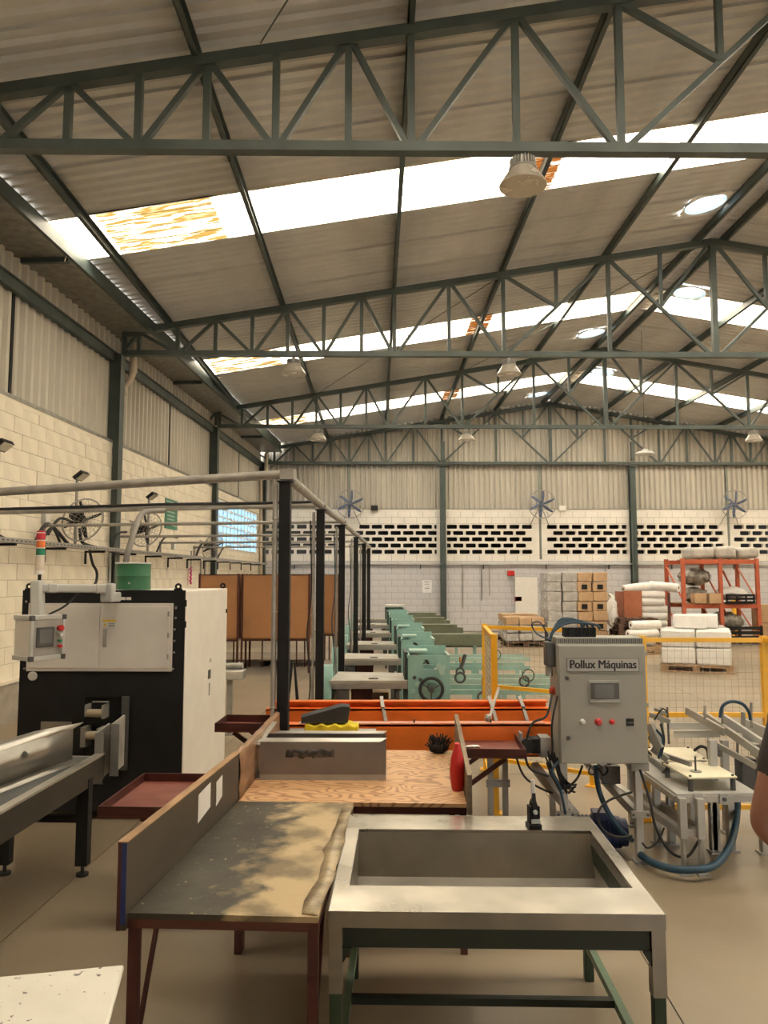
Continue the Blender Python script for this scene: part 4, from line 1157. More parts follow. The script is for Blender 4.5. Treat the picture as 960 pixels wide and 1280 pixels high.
# ================================================================ YELLOW SAFETY FENCE
def fence_panel(a, b, label, h=1.29, mid=None, posts=(1, 1), skip=None):
    a, b = Vector((*a, 0)), Vector((*b, 0)); d = b - a; L = d.length; rz = math.atan2(d.y, d.x)
    t = thing('fence_panel', label, 'fence', (a + b) / 2, rz, 'yellow safety fence')
    hl = L / 2
    for k, s in ((0, -1), (1, 1)):
        if posts[k]:
            p_ = MB().box(s * hl - .022, s * hl + .022, -.022, .022, 0, h + .01).build('post', yellow_p, t)
            MB().box(s * hl - .05, s * hl + .05, -.05, .05, 0, .008).build('post_foot', yellow_p, p_)
    for z in ([.10, h - .02] + ([mid] if mid else [])):
        MB().box(-hl, hl, -.016, .016, z - .016, z + .016).build('rail', yellow_p, t)
    m = MB(); x = -hl + .03
    wm = M('fence_wire', (.46, .40, .30), .5, .2)
    while x < hl - .02:
        m.bar((x, 0, .11), (x, 0, h - .03), .0022); x += .05
    z = .14
    while z < h - .03:
        m.bar((-hl, .003, z), (hl, .003, z), .0022); z += .05
    stuff(m.build('wire_mesh', wm if False else wm, t, smooth=False))
    return t
fence_panel((.88, 5.72), (.99, 7.0), 'yellow mesh fence panel standing end-on beside the orange bed', mid=None)
fence_panel((1.0, 7.02), (1.80, 6.45), 'yellow mesh fence panel behind the grey control cabinet', mid=.74, posts=(0, 1))
fence_panel((1.93, 5.55), (2.80, 5.52), 'yellow mesh fence panel before the pallet of white boxes', mid=.74)
fence_panel((2.80, 5.50), (3.3, 4.4), 'yellow mesh fence panel running past the person in the dark t-shirt', mid=.74, posts=(0, 1))

# ================================================================ CONTROL CABINET
t = thing('control_cabinet', 'grey control cabinet with screen and red buttons on a tubular stand', 'control cabinet', (1.38, 4.72, 0), -.02)
z0, z1 = .598, 1.312
hx = .268
bx = MB().box(-hx, hx, -.02, .22, z0, z1).build('box', cab_grey, t, bevel=.008)
dr = MB().box(-hx + .004, hx - .004, -.045, -.02, z0 + .004, z1 - .004).build('door', cab_grey, t, bevel=.006)
def cz(py): return z1 - (py - 806) * .0047467
def cx(px): return (px - 754) * .00483
MB().box(cx(709), cx(800), -.049, -.044, cz(840), cz(823)).build('name_plate', M('plate_grey', (.40, .39, .36), .4), dr)
fr_ = MB()
for (a, b_, c_, d_) in ((709, 800, 823, 823.6), (709, 800, 839.4, 840), (709, 709.6, 823, 840), (799.4, 800, 823, 840)):
    fr_.box(cx(a), cx(b_), -.050, -.0488, cz(d_), cz(c_))
fr_.build('plate_border', dark_grey, dr)
txt = bpy.data.curves.new('lettering', 'FONT'); txt.body = 'Pollux M\u00e1quinas'; txt.size = .0675; txt.align_x = 'CENTER'; txt.align_y = 'CENTER'; txt.extrude = .0006
txo = bpy.data.objects.new('lettering_tmp', txt); COL.objects.link(txo)
bpy.context.view_layer.update()
tm = bpy.data.meshes.new_from_object(txo.evaluated_get(bpy.context.evaluated_depsgraph_get()))
bpy.data.objects.remove(txo); bpy.data.curves.remove(txt)
wx = max(v.co.x for v in tm.vertices) - min(v.co.x for v in tm.vertices)
kx = (cx(796) - cx(713)) / wx
tx = MB()
for n_, sh_ in enumerate((-.0022, -.0011, 0, .0011, .0022)):
    tx._add([(v.co.x * kx + cx(754.5) + sh_, -.0497 - v.co.z - abs(sh_) * .1, v.co.y * 1.05 + cz(831.3) + .0008 * (n_ % 2)) for v in tm.vertices], [tuple(p.vertices) for p in tm.polygons])
bpy.data.meshes.remove(tm)
stuff(tx.build('lettering', M('ink_black', (.012, .012, .014), .5), dr, smooth=False))
bz = MB().box(cx(736), cx(775), -.055, -.044, cz(879), cz(851)).build('screen_bezel', galv, dr, bevel=.003)
MB().box(cx(737.5), cx(773.5), -.057, -.054, cz(874.5), cz(854)).build('screen', M('dull_screen', (.10, .10, .10), .12), bz)
MB().box(cx(743), cx(767), -.0575, -.0565, cz(873), cz(856)).build('display', M('display_grey', (.15, .15, .145), .2), bz)
for px_, mt, r in ((727, M('white_button'), .015), (747, red_p, .019), (764, red_p, .014)):
    b_ = MB().lathe([(r * 1.15, 0), (r * 1.15, -.006), (r * .8, -.012), (r * .95, -.024), (r * .7, -.03), (.001, -.031)], (cx(px_), -.045, cz(903)), 18, 'y').build('push_button', mt, dr)
MB().box(cx(782), cx(791), -.053, -.044, cz(908), cz(899)).build('counter', black_paint, dr)
MB().box(cx(783), cx(790), -.0545, -.0528, cz(905), cz(902.5)).build('counter_window', dark_grey, dr)
for q in (848, 923):
    MB().lathe([(.012, 0), (.012, -.008), (.008, -.012), (.001, -.012)], (cx(709), -.045, cz(q)), 14, 'y').build('lock', dark_grey, dr)
vt = MB().box(-hx + .002, hx - .004, .0, .20, z1, z1 + .038).build('vent_top', cab_grey, t)
for i in range(44):
    MB().box(-hx + .012 + i * .0118, -hx + .0175 + i * .0118, -.002, .001, z1 + .006, z1 + .032).build('vent_slot', dark_grey, vt)
for q in (815, 880, 945): MB().cyl((hx + .004, -.03, cz(q + 5)), (hx + .004, -.03, cz(q)), .008, n=8).build('hinge', cab_grey, dr)
for i in range(12):
    x = -.20 + i * .0165
    vb = MB().box(x, x + .012, .06, .14, z1 + .038, z1 + .095).build('valve', black_paint, t)
    MB().cyl((x + .006, .10, z1 + .095), (x + .006, .10, z1 + .108), .004, n=6).build('fitting', alu, vb)
for i in range(4):
    x = -.03 - i * .035
    MB().tube(spline([(x + .06, .1, z1 + .085), (x + .02, .08, z1 + .115 + .008 * i), (-.17 - .012 * i, .06 + .02 * i, z1 + .125 + .007 * i), (-.27, .06 + .01 * i, z1 + .07), (-.30, .06 + .01 * i, z1 - .02)]), .0075, 6).build('air_hose', blue_hose, t)
MB().tube(spline([(-.29, .05, z1 + .02), (-.38, .03, z1 + .06), (-.41, .03, z1 + .12), (-.36, .03, z1 + .13), (-.31, .04, z1 + .05)]), .005, 6).build('air_hose', blue_hose, t)
sb = MB().box(-.325, -.27, .02, .12, z1 - .14, z1 + .01).build('filter_unit', dark_grey, t, bevel=.006)
MB().cyl((-.305, .05, z1 - .20), (-.305, .05, z1 - .14), .022).build('filter_bowl', galv, sb)
MB().lathe([(.026, 0), (.026, -.02), (.018, -.03), (.001, -.03)], (-hx, .08, cz(868)), 16, 'x').build('main_switch', M('switch_red', (.6, .08, .04), .4), t)
# stand
for px_, zt in ((706, z0), (800, z0)):
    x = cx(px_)
    lg = MB().box(x - .022, x + .022, .02, .064, .012, zt).build('stand_leg', grey_paint, t, bevel=.002)
    MB().box(x - .035, x + .035, .0, .085, 0, .012).build('foot_plate', galv, lg)
    MB().box(x - .055, x + .055, .005, .02, .27, .31).build('joint_plate', galv, lg)
    for s in (-1, 1): MB().cyl((x + s * .043, .0, .29), (x + s * .043, .006, .29), .009, n=8).build('bolt', dark_grey, lg)
MB().box(cx(790), cx(812), .0, .09, z0 - .05, z0).build('cable_gland', cab_grey, t)
MB().bar((cx(680), .35, .50), (cx(720), .05, .27), .05, .05).build('stand_brace', galv, t)
MB().bar((cx(755), .55, .52), (cx(800), .05, .27), .04, .05).build('stand_brace', galv, t)
# cables below
def cable(pts, r=.007, mt=black_rubber, par=t):
    q = loc_fn(par)
    MB().tube(spline([q(p) for p in pts]), r, 7).build('cable', mt, par)
cable([P(745, 957, 4.8), P(748, 985, 4.75), P(760, 1015, 4.75), P(778, 1040, 4.75), P(790, 1050, 4.8)], .017, blue_hose)
cable([P(690, 868, 4.7), P(683, 895, 4.6), P(665, 905, 4.6), P(657, 935, 4.6), P(662, 960, 4.6), P(685, 970, 4.7)], .007)
cable([P(697, 870, 4.66), P(690, 905, 4.64), P(691, 935, 4.65), P(688, 950, 4.68)], .006)
cable([P(645, 946, 4.9), P(655, 970, 4.9), P(675, 985, 4.9), P(700, 993, 4.9), P(716, 988, 4.9)], .007)
cable([P(700, 950, 4.72), P(690, 965, 4.7), P(700, 985, 4.7), P(707, 1018, 4.7)], .008, blue_hose)
cable([P(728, 957, 4.75), P(722, 972, 4.7), P(712, 982, 4.7), P(700, 986, 4.75)], .007)
cable([P(738, 957, 4.78), P(736, 966, 4.74), P(742, 968, 4.74), P(747, 960, 4.78)], .005)
cable([P(757, 957, 4.78), P(760, 964, 4.74), P(754, 969, 4.74), P(748, 960, 4.78)], .005)
cable([P(790, 990, 4.72), P(762, 1000, 4.7), P(748, 1015, 4.68), P(752, 1035, 4.68), P(770, 1046, 4.68), P(790, 1045, 4.7)], .007)
cable([P(800, 962, 4.66), P(812, 1000, 4.6), P(820, 1035, 4.58), P(838, 1065, 4.6), P(860, 1070, 4.65), P(876, 1045, 4.8)], .008)
cable([P(803, 1054, 4.7), P(810, 1060, 4.75), P(822, 1052, 4.8), P(830, 1035, 4.9)], .006)
# stepping motor and gland box at the left
mo = MB().box(cx(668), cx(680), .1, .2, z0 + .03, z0 + .12).build('servo_motor', black_paint, t, bevel=.004)
MB().cyl((cx(663), .1, z0 + .075), (cx(663), .14, z0 + .075), .045).build('motor_cap', black_rubber, mo)
MB().box(cx(680), cx(693), .09, .21, z0 + .01, z0 + .13).build('gear_housing', galv, mo)
MB().box(cx(655), cx(658), .12, .2, z0 + .0, z0 + .15).build('mount_plate', galv, mo)
kb = MB().box(cx(764), cx(788), .2, .32, .42, .53).build('sensor_box', dark_grey, t, bevel=.004)
MB().cyl((cx(776), .25, .53), (cx(776), .25, .555), .014).build('sensor_knob', black_rubber, kb)
MB().bar((cx(750), .25, .50), (cx(764), .25, .42), .08, .02).build('sensor_plate', grey_paint, kb)
# tangle of leads
tg = MB()
for i in range(9):
    a = P(690 + random.uniform(-8, 8), 945 + random.uniform(-6, 10), 4.72); b_ = P(712 + random.uniform(-12, 12), 985 + random.uniform(-6, 10), 4.75)
    tg.tube(arc(loc_fn(t)(a), loc_fn(t)(b_), random.uniform(.02, .07), 8), .006, 5)
stuff(tg.build('loose_leads', black_rubber, t))

# blue vacuum pump on the floor
c = F(768, 1062)
t = thing('blue_motor', 'dark blue electric motor on the floor under the control cabinet', 'motor', (1.43, 4.98, 0), -.1)
MB().cyl((-.16, 0, .11), (.12, 0, .11), .095, n=20).build('housing', blue_p, t)
for i in range(10): MB().torus((-.13 + i * .024, 0, .11), .097, .005, (1, 0, 0), 20, 5).build('fin', blue_p, t)
MB().cyl((.12, 0, .11), (.16, 0, .11), .085, n=20).build('end_bell', blue_p, t)
MB().box(-.1, .08, -.09, .09, 0, .02).build('base', grey_paint, t)
MB().box(-.05, .05, -.05, .05, .19, .24).build('terminal_box', blue_p, t)
pts = spline([P(800, 1068, 4.75), P(815, 1078, 4.6), P(840, 1086, 4.5), P(868, 1087, 4.45), P(892, 1082, 4.5), P(911, 1060, 4.65), P(921, 1020, 4.9), P(921, 975, 5.1)])
pts = [Vector((p.x, p.y, max(p.z, .024))) for p in pts]
MB().tube(pts, .022, 10).solo('vacuum_hose', blue_hose, 'thick blue hose curving across the floor around the aluminium legs', 'hose')

# ================================================================ TRANSFER TABLE AND CONVEYOR BEYOND THE CABINET
t = thing('transfer_table', 'aluminium frame machine table with two cream plates on standoffs', 'machine table', (2.0, 5.0, 0))
zp = .53
def quad(name, pts, z, th, mat, par=t, bev=0):
    pts = [Vector((*p, 0)) for p in pts]
    return MB().hexa([(p.x, p.y, z - th) for p in pts] + [(p.x, p.y, z) for p in pts]).build(name, mat, par, w=True, bevel=bev)
q1 = [(1.87, 4.64), (2.17, 4.66), (2.18, 5.03), (1.85, 5.00)]
q2 = [(1.87, 5.06), (2.18, 5.09), (2.21, 5.45), (1.9, 5.45)]
for q in (q1, q2):
    pl = quad('plate', q, zp, .01, cream_plate)
    c_ = Vector((sum(p[0] for p in q) / 4, sum(p[1] for p in q) / 4, 0))
    for p in q:
        pp = Vector((*p, 0)).lerp(c_, .12)
        MB().cyl((pp.x, pp.y, zp), (pp.x, pp.y, zp + .008), .009, n=8).build('bolt', dark_grey, pl, w=True)
        MB().cyl((pp.x, pp.y, zp - .085), (pp.x, pp.y, zp - .01), .016, n=10).build('standoff', dark_grey, pl, w=True)
quad('lower_plate', [(1.78, 4.60), (2.27, 4.62), (2.30, 5.5), (1.78, 5.5)], zp - .085, .012, grey_paint)
for (x0_, y0_, x1_, y1_) in ((1.78, 4.6, 2.27, 4.62), (1.78, 5.5, 2.3, 5.5), (1.78, 4.6, 1.78, 5.5), (2.27, 4.62, 2.30, 5.5)):
    MB().bar((x0_, y0_, zp - .115), (x1_, y1_, zp - .115), .03, .035).build('frame_rail', alu, t, w=True)
for (p, base_z) in (((1.80, 4.58), 0), ((1.90, 4.57), 0), ((1.83, 5.08), 0), ((1.92, 5.08), 0), ((2.13, 4.93), 0), ((2.25, 4.95), .12), ((1.79, 5.45), 0), ((2.2, 5.42), 0)):
    lg = MB().box(p[0] - .022, p[0] + .022, p[1] - .022, p[1] + .022, .2 if p[1] < 4.6 else .012, zp - .1).build('leg', alu, t, w=True, bevel=.003)
    if p[1] < 4.6: MB().cyl((p[0], p[1], .01), (p[0], p[1], .22), .016).build('leg_extension', galv, lg, w=True)
    MB().box(p[0] - .035, p[0] + .035, p[1] - .05, p[1] + .03, 0, .012).build('foot_plate', galv, lg, w=True)
for x in (1.80, 1.91): MB().bar((x, 4.6, .23), (x - .08, 5.6, .23), .045, .045).build('floor_profile', alu, t, w=True)
MB().bar((1.78, 4.6, .23), (1.94, 4.6, .23), .045, .045).build('floor_profile', alu, t, w=True)
for px_ in (870, 902):
    c_ = P(px_, 997, 4.62)
    br_ = MB().cbox((c_.x, c_.y - .03, c_.z), (.05, .012, .06)).build('corner_bracket', alu, t, w=True)
    MB().cyl((c_.x, c_.y - .045, c_.z), (c_.x, c_.y - .036, c_.z), .012, n=10).build('bolt', dark_grey, br_, w=True)
fin_ = MB().bar((1.85, 5.03, zp + .05), (1.95, 4.80, zp + .04), .018, .03).build('pusher_bar', galv, t, w=True)
MB().cyl((1.97, 4.78, zp), (1.97, 4.78, zp + .09), .006, n=8).build('pin', dark_grey, fin_, w=True)
MB().cyl((1.97, 4.78, zp), (1.97, 4.78, zp + .004), .035).build('pin_disc', galv, fin_, w=True)
cyl_ = MB().cyl((1.97, 5.0, .10), (1.97, 5.0, .30), .03).build('cylinder', dark_grey, t, w=True)
MB().cyl((1.97, 5.0, .30), (1.97, 5.0, .44), .008).build('piston_rod', galv, cyl_, w=True)
# gripper assembly beside the cabinet
ga_ = MB().bar(P(812, 905, 4.95), P(826, 935, 4.9), .05, .04).build('gripper_body', alu, t, w=True)
for (a, b_, w_) in (((812, 893), (838, 902), .03), ((818, 886), (834, 892), .02), ((826, 884), (828, 915), .02), ((834, 884), (836, 930), .012), ((812, 920), (826, 940), .03), ((815, 935), (835, 950), .035), ((808, 945), (830, 962), .03)):
    MB().bar(P(*a, 5.0), P(*b_, 4.95), w_, w_).build('gripper_link', alu if w_ > .015 else dark_grey, ga_, w=True)
for k, (a, m_, b_) in enumerate((((820, 912), (829, 925), (823, 948)), ((818, 900), (828, 886), (835, 892)), ((826, 905), (830, 925), (826, 945)))):
    MB().tube(spline([P(*a, 4.93), P(*m_, 4.9), P(*b_, 4.93)]), .008 if k != 1 else .005, 6).build('gripper_hose', black_rubber if k else blue_hose, ga_, w=True)
# red and white twin trays
t = thing('discharge_conveyor', 'grey slatted discharge conveyor with angled side rails before the fence', 'conveyor', (2.5, 5.1, 0))
rails = [((858, 888), (905, 915), 5.35, 5.0, .05), ((880, 893), (958, 948), 5.4, 4.7, .05), ((885, 925), (945, 958), 5.1, 4.8, .035), ((905, 903), (960, 940), 5.3, 4.75, .11), ((895, 905), (955, 915), 5.35, 5.3, .03), ((930, 905), (960, 918), 5.3, 5.1, .08)]
for (a, b_, d0_, d1_, h_) in rails:
    MB().bar(P(*a, d0_), P(*b_, d1_), .02, h_).build('side_rail', grey_paint if h_ > .06 else alu, t, w=True)
for (a, b_, h_) in (((836, 907), (892, 908), .045), ((842, 918), (900, 917), .045)):
    MB().bar(P(*a, 5.3), P(*b_, 5.2), .02, h_).build('cross_plate', grey_paint, t, w=True)
MB().hexa([P(905, 912, 5.25), P(945, 905, 5.3), P(958, 912, 5.4), P(918, 918, 5.35)] + [p + Vector((0, 0, .012)) for p in (P(905, 912, 5.25), P(945, 905, 5.3), P(958, 912, 5.4), P(918, 918, 5.35))]).build('tray_plate', M('pale_plate', (.66, .66, .64), .35, .3), t, w=True)
for px_, y_ in ((890, 4.93), (905, 5.3), (950, 4.9)):
    tp_ = P(px_, 925, y_)
    lg = MB().box(tp_.x - .022, tp_.x + .022, y_ - .022, y_ + .022, .01, tp_.z).build('leg', alu, t, w=True)
    MB().box(tp_.x - .04, tp_.x + .04, y_ - .04, y_ + .04, 0, .01).build('foot_plate', galv, lg, w=True)
MB().bar(P(893, 930, 5.0), P(900, 945, 5.0), .03, .02).build('bracket', dark_grey, t, w=True)
for (px_, a, b_) in ((881, 882, 900), (903, 885, 905), (939, 878, 910), (929, 890, 908), (922, 920, 945), (952, 930, 955)):
    MB().cyl(P(px_, b_, 5.1), P(px_, a, 5.1), .009 if px_ != 929 else .016, n=8).build('stud', galv, t, w=True)
MB().tube(spline([P(900, 897, 5.1), P(903, 883, 5.1), P(914, 877, 5.1), P(928, 880, 5.1), P(936, 890, 5.1), P(938, 900, 5.1)]), .011, 8).build('hose_loop', blue_hose, t, w=True)
MB().tube(spline([P(868, 938, 5.2), P(876, 933, 5.15), P(884, 937, 5.1), P(886, 950, 5.1)]), .010, 8).build('hose_loop', black_rubber, t, w=True)
MB().cbox(P(932, 967, 4.95), (.1, .1, .2)).build('drive_motor', dark_grey, t, w=True, bevel=.01)
MB().cbox(P(947, 937, 4.85), (.07, .06, .08)).build('drive_bracket', alu, t, w=True, bevel=.003)
MB().ball(P(924, 922, 5.05), (.05, .03, .03), 10, 6).build('foil_tape', M('bright_steel'), t, w=True)
# ================================================================ LAMPS
def lamp(p, label, kind=0, drop=0.0, r=.20):
    """high-bay lamp; p = centre of the reflector's rim"""
    t = thing('high_bay_lamp', label, 'lamp', p, 0, 'high-bay lamps')
    if kind == 0:
        MB().lathe([(r, 0), (r * 1.02, .008), (r, .014), (r * .62, .13), (r * .55, .15), (r * .53, .15), (r * .60, .125), (r * .97, .012)], n=28).build('reflector', M('clear_grey_reflector', (.52, .47, .40), .25, .3), t)
        MB().lathe([(.001, .10), (r * .3, .10), (r * .3, .15), (.001, .15)], n=20).build('light_source', M('pale_led', (.62, .58, .48), .3), t)
        hs = MB().cyl((0, 0, .15), (0, 0, .24), r * .36, n=20).build('heat_sink', galv, t)
        for k in range(24):
            a = 2 * PI * k / 24
            MB().cbox((r * .46 * math.cos(a), r * .46 * math.sin(a), .195), (r * .2, .006, .085), rotz(a)).build('fin', alu, hs)
        MB().torus((0, 0, .155), r * .57, .008, n=24).build('collar', alu, hs)
        MB().cyl((0, 0, .24), (0, 0, .27), .03).build('driver_cap', grey_paint, hs)
        MB().torus((0, 0, .285), .02, .005, (0, 1, 0), 12, 5).build('hook', galv, t)
    else:
        MB().lathe([(r, 0), (r * 1.01, .02), (r * .8, .06), (r * .35, .09), (r * .25, .13), (.001, .135), (.001, .12), (r * .22, .115), (r * .3, .08), (r * .78, .045), (r * .97, .01)], n=28).build('shade', grey_paint, t)
        MB().lathe([(.001, -.01), (r * .4, .0), (r * .5, .05), (.001, .05)], n=18).build('diffuser', M('pale_led'), t)
        MB().cyl((0, 0, .13), (0, 0, .13 + drop), .004, n=6).build('suspension_wire', black_paint, t)
ZL = ZB - .335
lamp((1.25, 6.2, 5.04), 'big cone lamp with silver fins beside the rusty orange skylight stain')
lamp((-1.35, 12.2, ZL), 'cone lamp hung from the truss at the first wall column, above the white machine')
lamp((2.18, 12.2, ZL), 'cone lamp under the middle of the truss with two cone lamps')
lamp((-1.4, 18.2, ZL), 'small cone lamp hung from the third truss toward the left wall')
lamp((2.2, 18.2, ZL), 'small cone lamp hung from the third truss above the teal machines')
lamp((9.2, 18.2, ZL), 'small cone lamp hung from the third truss above the orange rack')
lamp((6.1, 17.0, 4.50), 'flat dish lamp hanging low on a long wire from the ridge', 1, 2.75, .21)

# bracing rods under the roof
for (a, b_, lab) in (((-1.0, 6.2, ztop(-1) + .1), (.3, 4.2, roof_z(.3) - .06), 'thin dark bracing rod above the nearest truss'), ((2.1, 12.2, ztop(2.1)), (-1.5, 18.2, ztop(-1.5)), 'thin bracing rod crossing the bay beyond the second truss'), ((2.1, 18.2, ztop(2.1)), (5.5, 12.2, ztop(5.5)), 'thin bracing rod rising to the ridge beyond the second truss')):
    MB().cyl(a, b_, .007, n=6).solo('bracing_rod', steel_green, lab, 'rod')

# ================================================================ FANS
def fan(label, loc, axis, r, blades, bmat, mount, motor=black_paint, group=None, rings=5, spokes=18, wire=.004):
    t = thing('wall_fan', label, 'fan', loc, 0, group)
    ax = Vector(axis).normalized(); u = Vector((0, 0, 1)).cross(ax).normalized(); v = ax.cross(u)
    O = Vector((0, 0, 0))
    MB().torus(O, r, wire * 3.0, ax, 36, 6).build('guard_ring', galv, t)
    cg = MB()
    for k in range(1, rings):
        rr = r * k / rings; d = .09 * math.sqrt(max(0, 1 - (k / rings) ** 2))
        cg.torus(ax * d, rr, wire * .6, ax, 24, 4)
        if k % 2: cg.torus(ax * -d, rr, wire * .6, ax, 24, 4)
    for k in range(spokes):
        a = 2 * PI * k / spokes; d = u * math.cos(a) + v * math.sin(a)
        cg.tube([ax * .09, d * r * .6 + ax * .07, d * r], wire * .6, 4)
        cg.tube([ax * -.09, d * r * .6 - ax * .07, d * r], wire * .6, 4)
    stuff(cg.build('wire_guard', galv, t))
    for k in range(blades):
        a = 2 * PI * k / blades + .3
        g = []
        for i in range(5):
            s = .10 + .84 * i / 4; tw = .55 - .25 * i / 4; wd = r * (.05 + .055 * math.sin(PI * (i + .6) / 5))
            d = u * math.cos(a + .12 * i / 4) + v * math.sin(a + .12 * i / 4); e = ax.cross(d)
            g.append([d * r * s + e * wd * f * math.cos(tw) + ax * wd * f * math.sin(tw) for f in (-1, 0, 1)])
        MB().sheet(g).build('blade', bmat, t, solid=.004)
    MB().cyl(ax * -.02, ax * .04, .05, n=14).build('hub', bmat, t)
    MB().cyl(ax * -.24, ax * -.05, .075, .065, n=16).build('motor', motor, t)
    for m_ in mount: MB().tube([Vector(p) for p in m_], .014, 8).build('mounting_arm', galv, t)
    return t
for x, lab in ((-.80, 'round wall fan with blue-grey blades left of the gable column'), (5.22, 'round wall fan with blue-grey blades between the two gable columns'), (11.31, 'round wall fan with blue-grey blades above the orange rack')):
    fan(lab, (x, 23.72, 4.02), (0, -1, -.05), .44, 6, fan_blue, (((0, .2, 0), (.0, .47, 0)), ((-.05, .25, -.1), (-.3, .46, -.62)), ((.05, .25, -.1), (.3, .46, -.62))), motor=fan_blue, group='fans on the back wall', rings=3, spokes=6, wire=.005)
for px_, py_, r, lab in ((104, 650, .30, 'dark wire-basket fan on the left wall above the white machine'), (183, 662, .30, 'wire-basket fan on the left wall above the green drum'), (266, 684, .28, 'wire-basket fan on the left wall before the glass blocks')):
    s_, z_ = WL(px_, py_, .35)
    fan(lab, wlp(.35, s_, z_), Vector((.75, -.55, -.35)), r, 4, black_paint, (((-.16, .1, .08), (-.33, .16, .16)),), group='fans on the left wall', rings=5, spokes=20, wire=.004)

# ================================================================ LEFT WALL SERVICES
t = thing('cable_tray', 'long perforated grey cable tray running along the left wall', 'cable tray', wlp(.0, 16, 2.12), WL_A)
MB().box(.14, .27, -8.2, 7.7, 0, .004).build('tray_floor', galv, t)
for x in (.14, .267): MB().box(x, x + .003, -8.2, 7.7, 0, .055).build('tray_side', galv, t)
ho = MB()
for i in range(70): ho.box(.2701, .2712, -8.15 + i * .1, -8.10 + i * .1, .018, .034)
stuff(ho.build('perforations', dark_grey, t))
for i in range(12):
    s = -7.2 + i * 1.25
    bk = MB().box(0, .30, s - .02, s + .02, -.035, -.005).build('bracket', black_paint, t)
    MB().box(0, .02, s - .02, s + .02, -.2, -.03).build('bracket_leg', black_paint, bk)
def lights(px_, py_, lab):
    s, z = WL(px_, py_, .28)
    t = thing('floodlight', lab, 'floodlight', wlp(.2, s, 2.18), WL_A, 'floodlights on poles along the left wall')
    h = z - 2.18
    MB().tube([(0, 0, 0), (0, 0, h - .03)], .022, 10).build('pole', galv, t)
    hd = MB().cbox((.06, -.02, h), (.05, .24, .15), Matrix.Rotation(.9, 3, 'Y')).build('lamp_head', black_paint, t, bevel=.006)
    MB().cbox((.085, -.02, h - .02), (.008, .20, .12), Matrix.Rotation(.9, 3, 'Y')).build('lens', M('pale_led'), hd)
    MB().bar((0, 0, h - .06), (.05, 0, h + .01), .03, .015).build('yoke', black_paint, hd)
lights(7, 557, 'small black floodlight on a pole at the edge of the painted block wall')
lights(104, 595, 'small black floodlight on a pole above the white machine')
lights(192, 620, 'small black floodlight on a pole beside the green wall sign')
# cable loops
loops = [((45, 676), (60, 655), (85, 680)), ((55, 672), (66, 660), (78, 685)), ((60, 668), (75, 648), (95, 655)), ((100, 660), (103, 678), (120, 684)), ((140, 688), (146, 668), (158, 665)), ((196, 690), (206, 672), (222, 672)), ((245, 696), (252, 680), (262, 678)), ((272, 698), (280, 684), (290, 683)), ((0, 670), (8, 674), (14, 676))]
for i, (a, m_, b_) in enumerate(loops):
    d = [wlp(.2, *WL(*q, .2)) for q in (a, m_, b_)]
    MB().tube(spline(d), .018 if i % 3 else .024, 7).solo('black_hose', black_rubber, 'black corrugated cable loop rising from the wall cable tray ' + ('above the signal tower', 'behind the signal tower', 'under the dark basket fan', 'below the fan pole', 'behind the green drum', 'below the green sign', 'left of the pink hose', 'before the glass blocks', 'at the near tray end')[i], 'hose', 'hoses on the cable tray')
pts = [wlp(.2, *WL(*q, .2)) for q in ((112, 688), (116, 705), (121, 715), (120, 728), (112, 740))]
MB().tube(spline(pts), .02, 7).solo('black_hose', black_rubber, 'black hose drooping from the cable tray toward the white machine roof', 'hose', 'hoses on the cable tray')
for px_, lab in ((137.5, 'thin white conduit behind the green drum'), (146.5, 'white conduit beside the wall column'), (251, 'grey conduit left of the brown cabinets'), (256, 'second grey conduit left of the brown cabinets')):
    s, z = WL(px_, 690, .03)
    MB().cyl(wlp(.04, s, .5), wlp(.04, s, 2.11), .02, n=8).solo('wall_conduit', grey_paint if px_ < 200 else galv, lab, 'conduit', 'conduits on the left wall')
s, z = WL(238, 715, .05)
t = thing('coiled_hose', 'pink coiled air hose hanging on the left wall', 'hose', wlp(.06, s, z - .3), WL_A)
MB().tube([(0, .05 * math.sin(i * .9), .05 + i * .012) for i in range(30)], .02, 6).build('coil', pink_p, t)
MB().tube([(0, 0, .41), (0, 0, .75)], .007, 6).build('lead', black_rubber, t)
s0, z0_ = WL(206, 660, .01); s1, z1_ = WL(222, 627, .01)
t = thing('wall_sign', 'green notice board with white lines on the left wall', 'sign', wlp(.0, (s0 + s1) / 2, z0_), WL_A)
hw_, hh_ = (s1 - s0) / 2, z1_ - z0_
MB().box(.0, .012, -hw_, hw_, 0, hh_).build('board', M('sign_green', (.05, .20, .13), .5), t)
for f in (.12, .9): MB().box(.012, .014, -hw_ * .9, hw_ * .9, hh_ * f, hh_ * (f + .02)).build('border_line', white_paint, t)
for f in (.3, .42, .55, .66, .76): MB().box(.012, .014, -hw_ * .7, hw_ * random.uniform(.3, .7), hh_ * f, hh_ * (f + .045)).build('text_line', M('pale_sign_text', (.35, .45, .38), .5), t)
# switch boxes
for px_, py_, lab in ((217, 684, 'small white socket box on the left wall'), (57, 650, 'small grey junction box near the dark basket fan'),):
    s, z = WL(px_, py_, .03)
    t = thing('junction_box', lab, 'junction box', wlp(.0, s, z), WL_A)
    MB().box(0, .06, -.07, .07, -.05, .08).build('box', grey_paint, t, bevel=.006); MB().box(.06, .066, -.06, .06, -.04, .07).build('cover', white_paint, t)

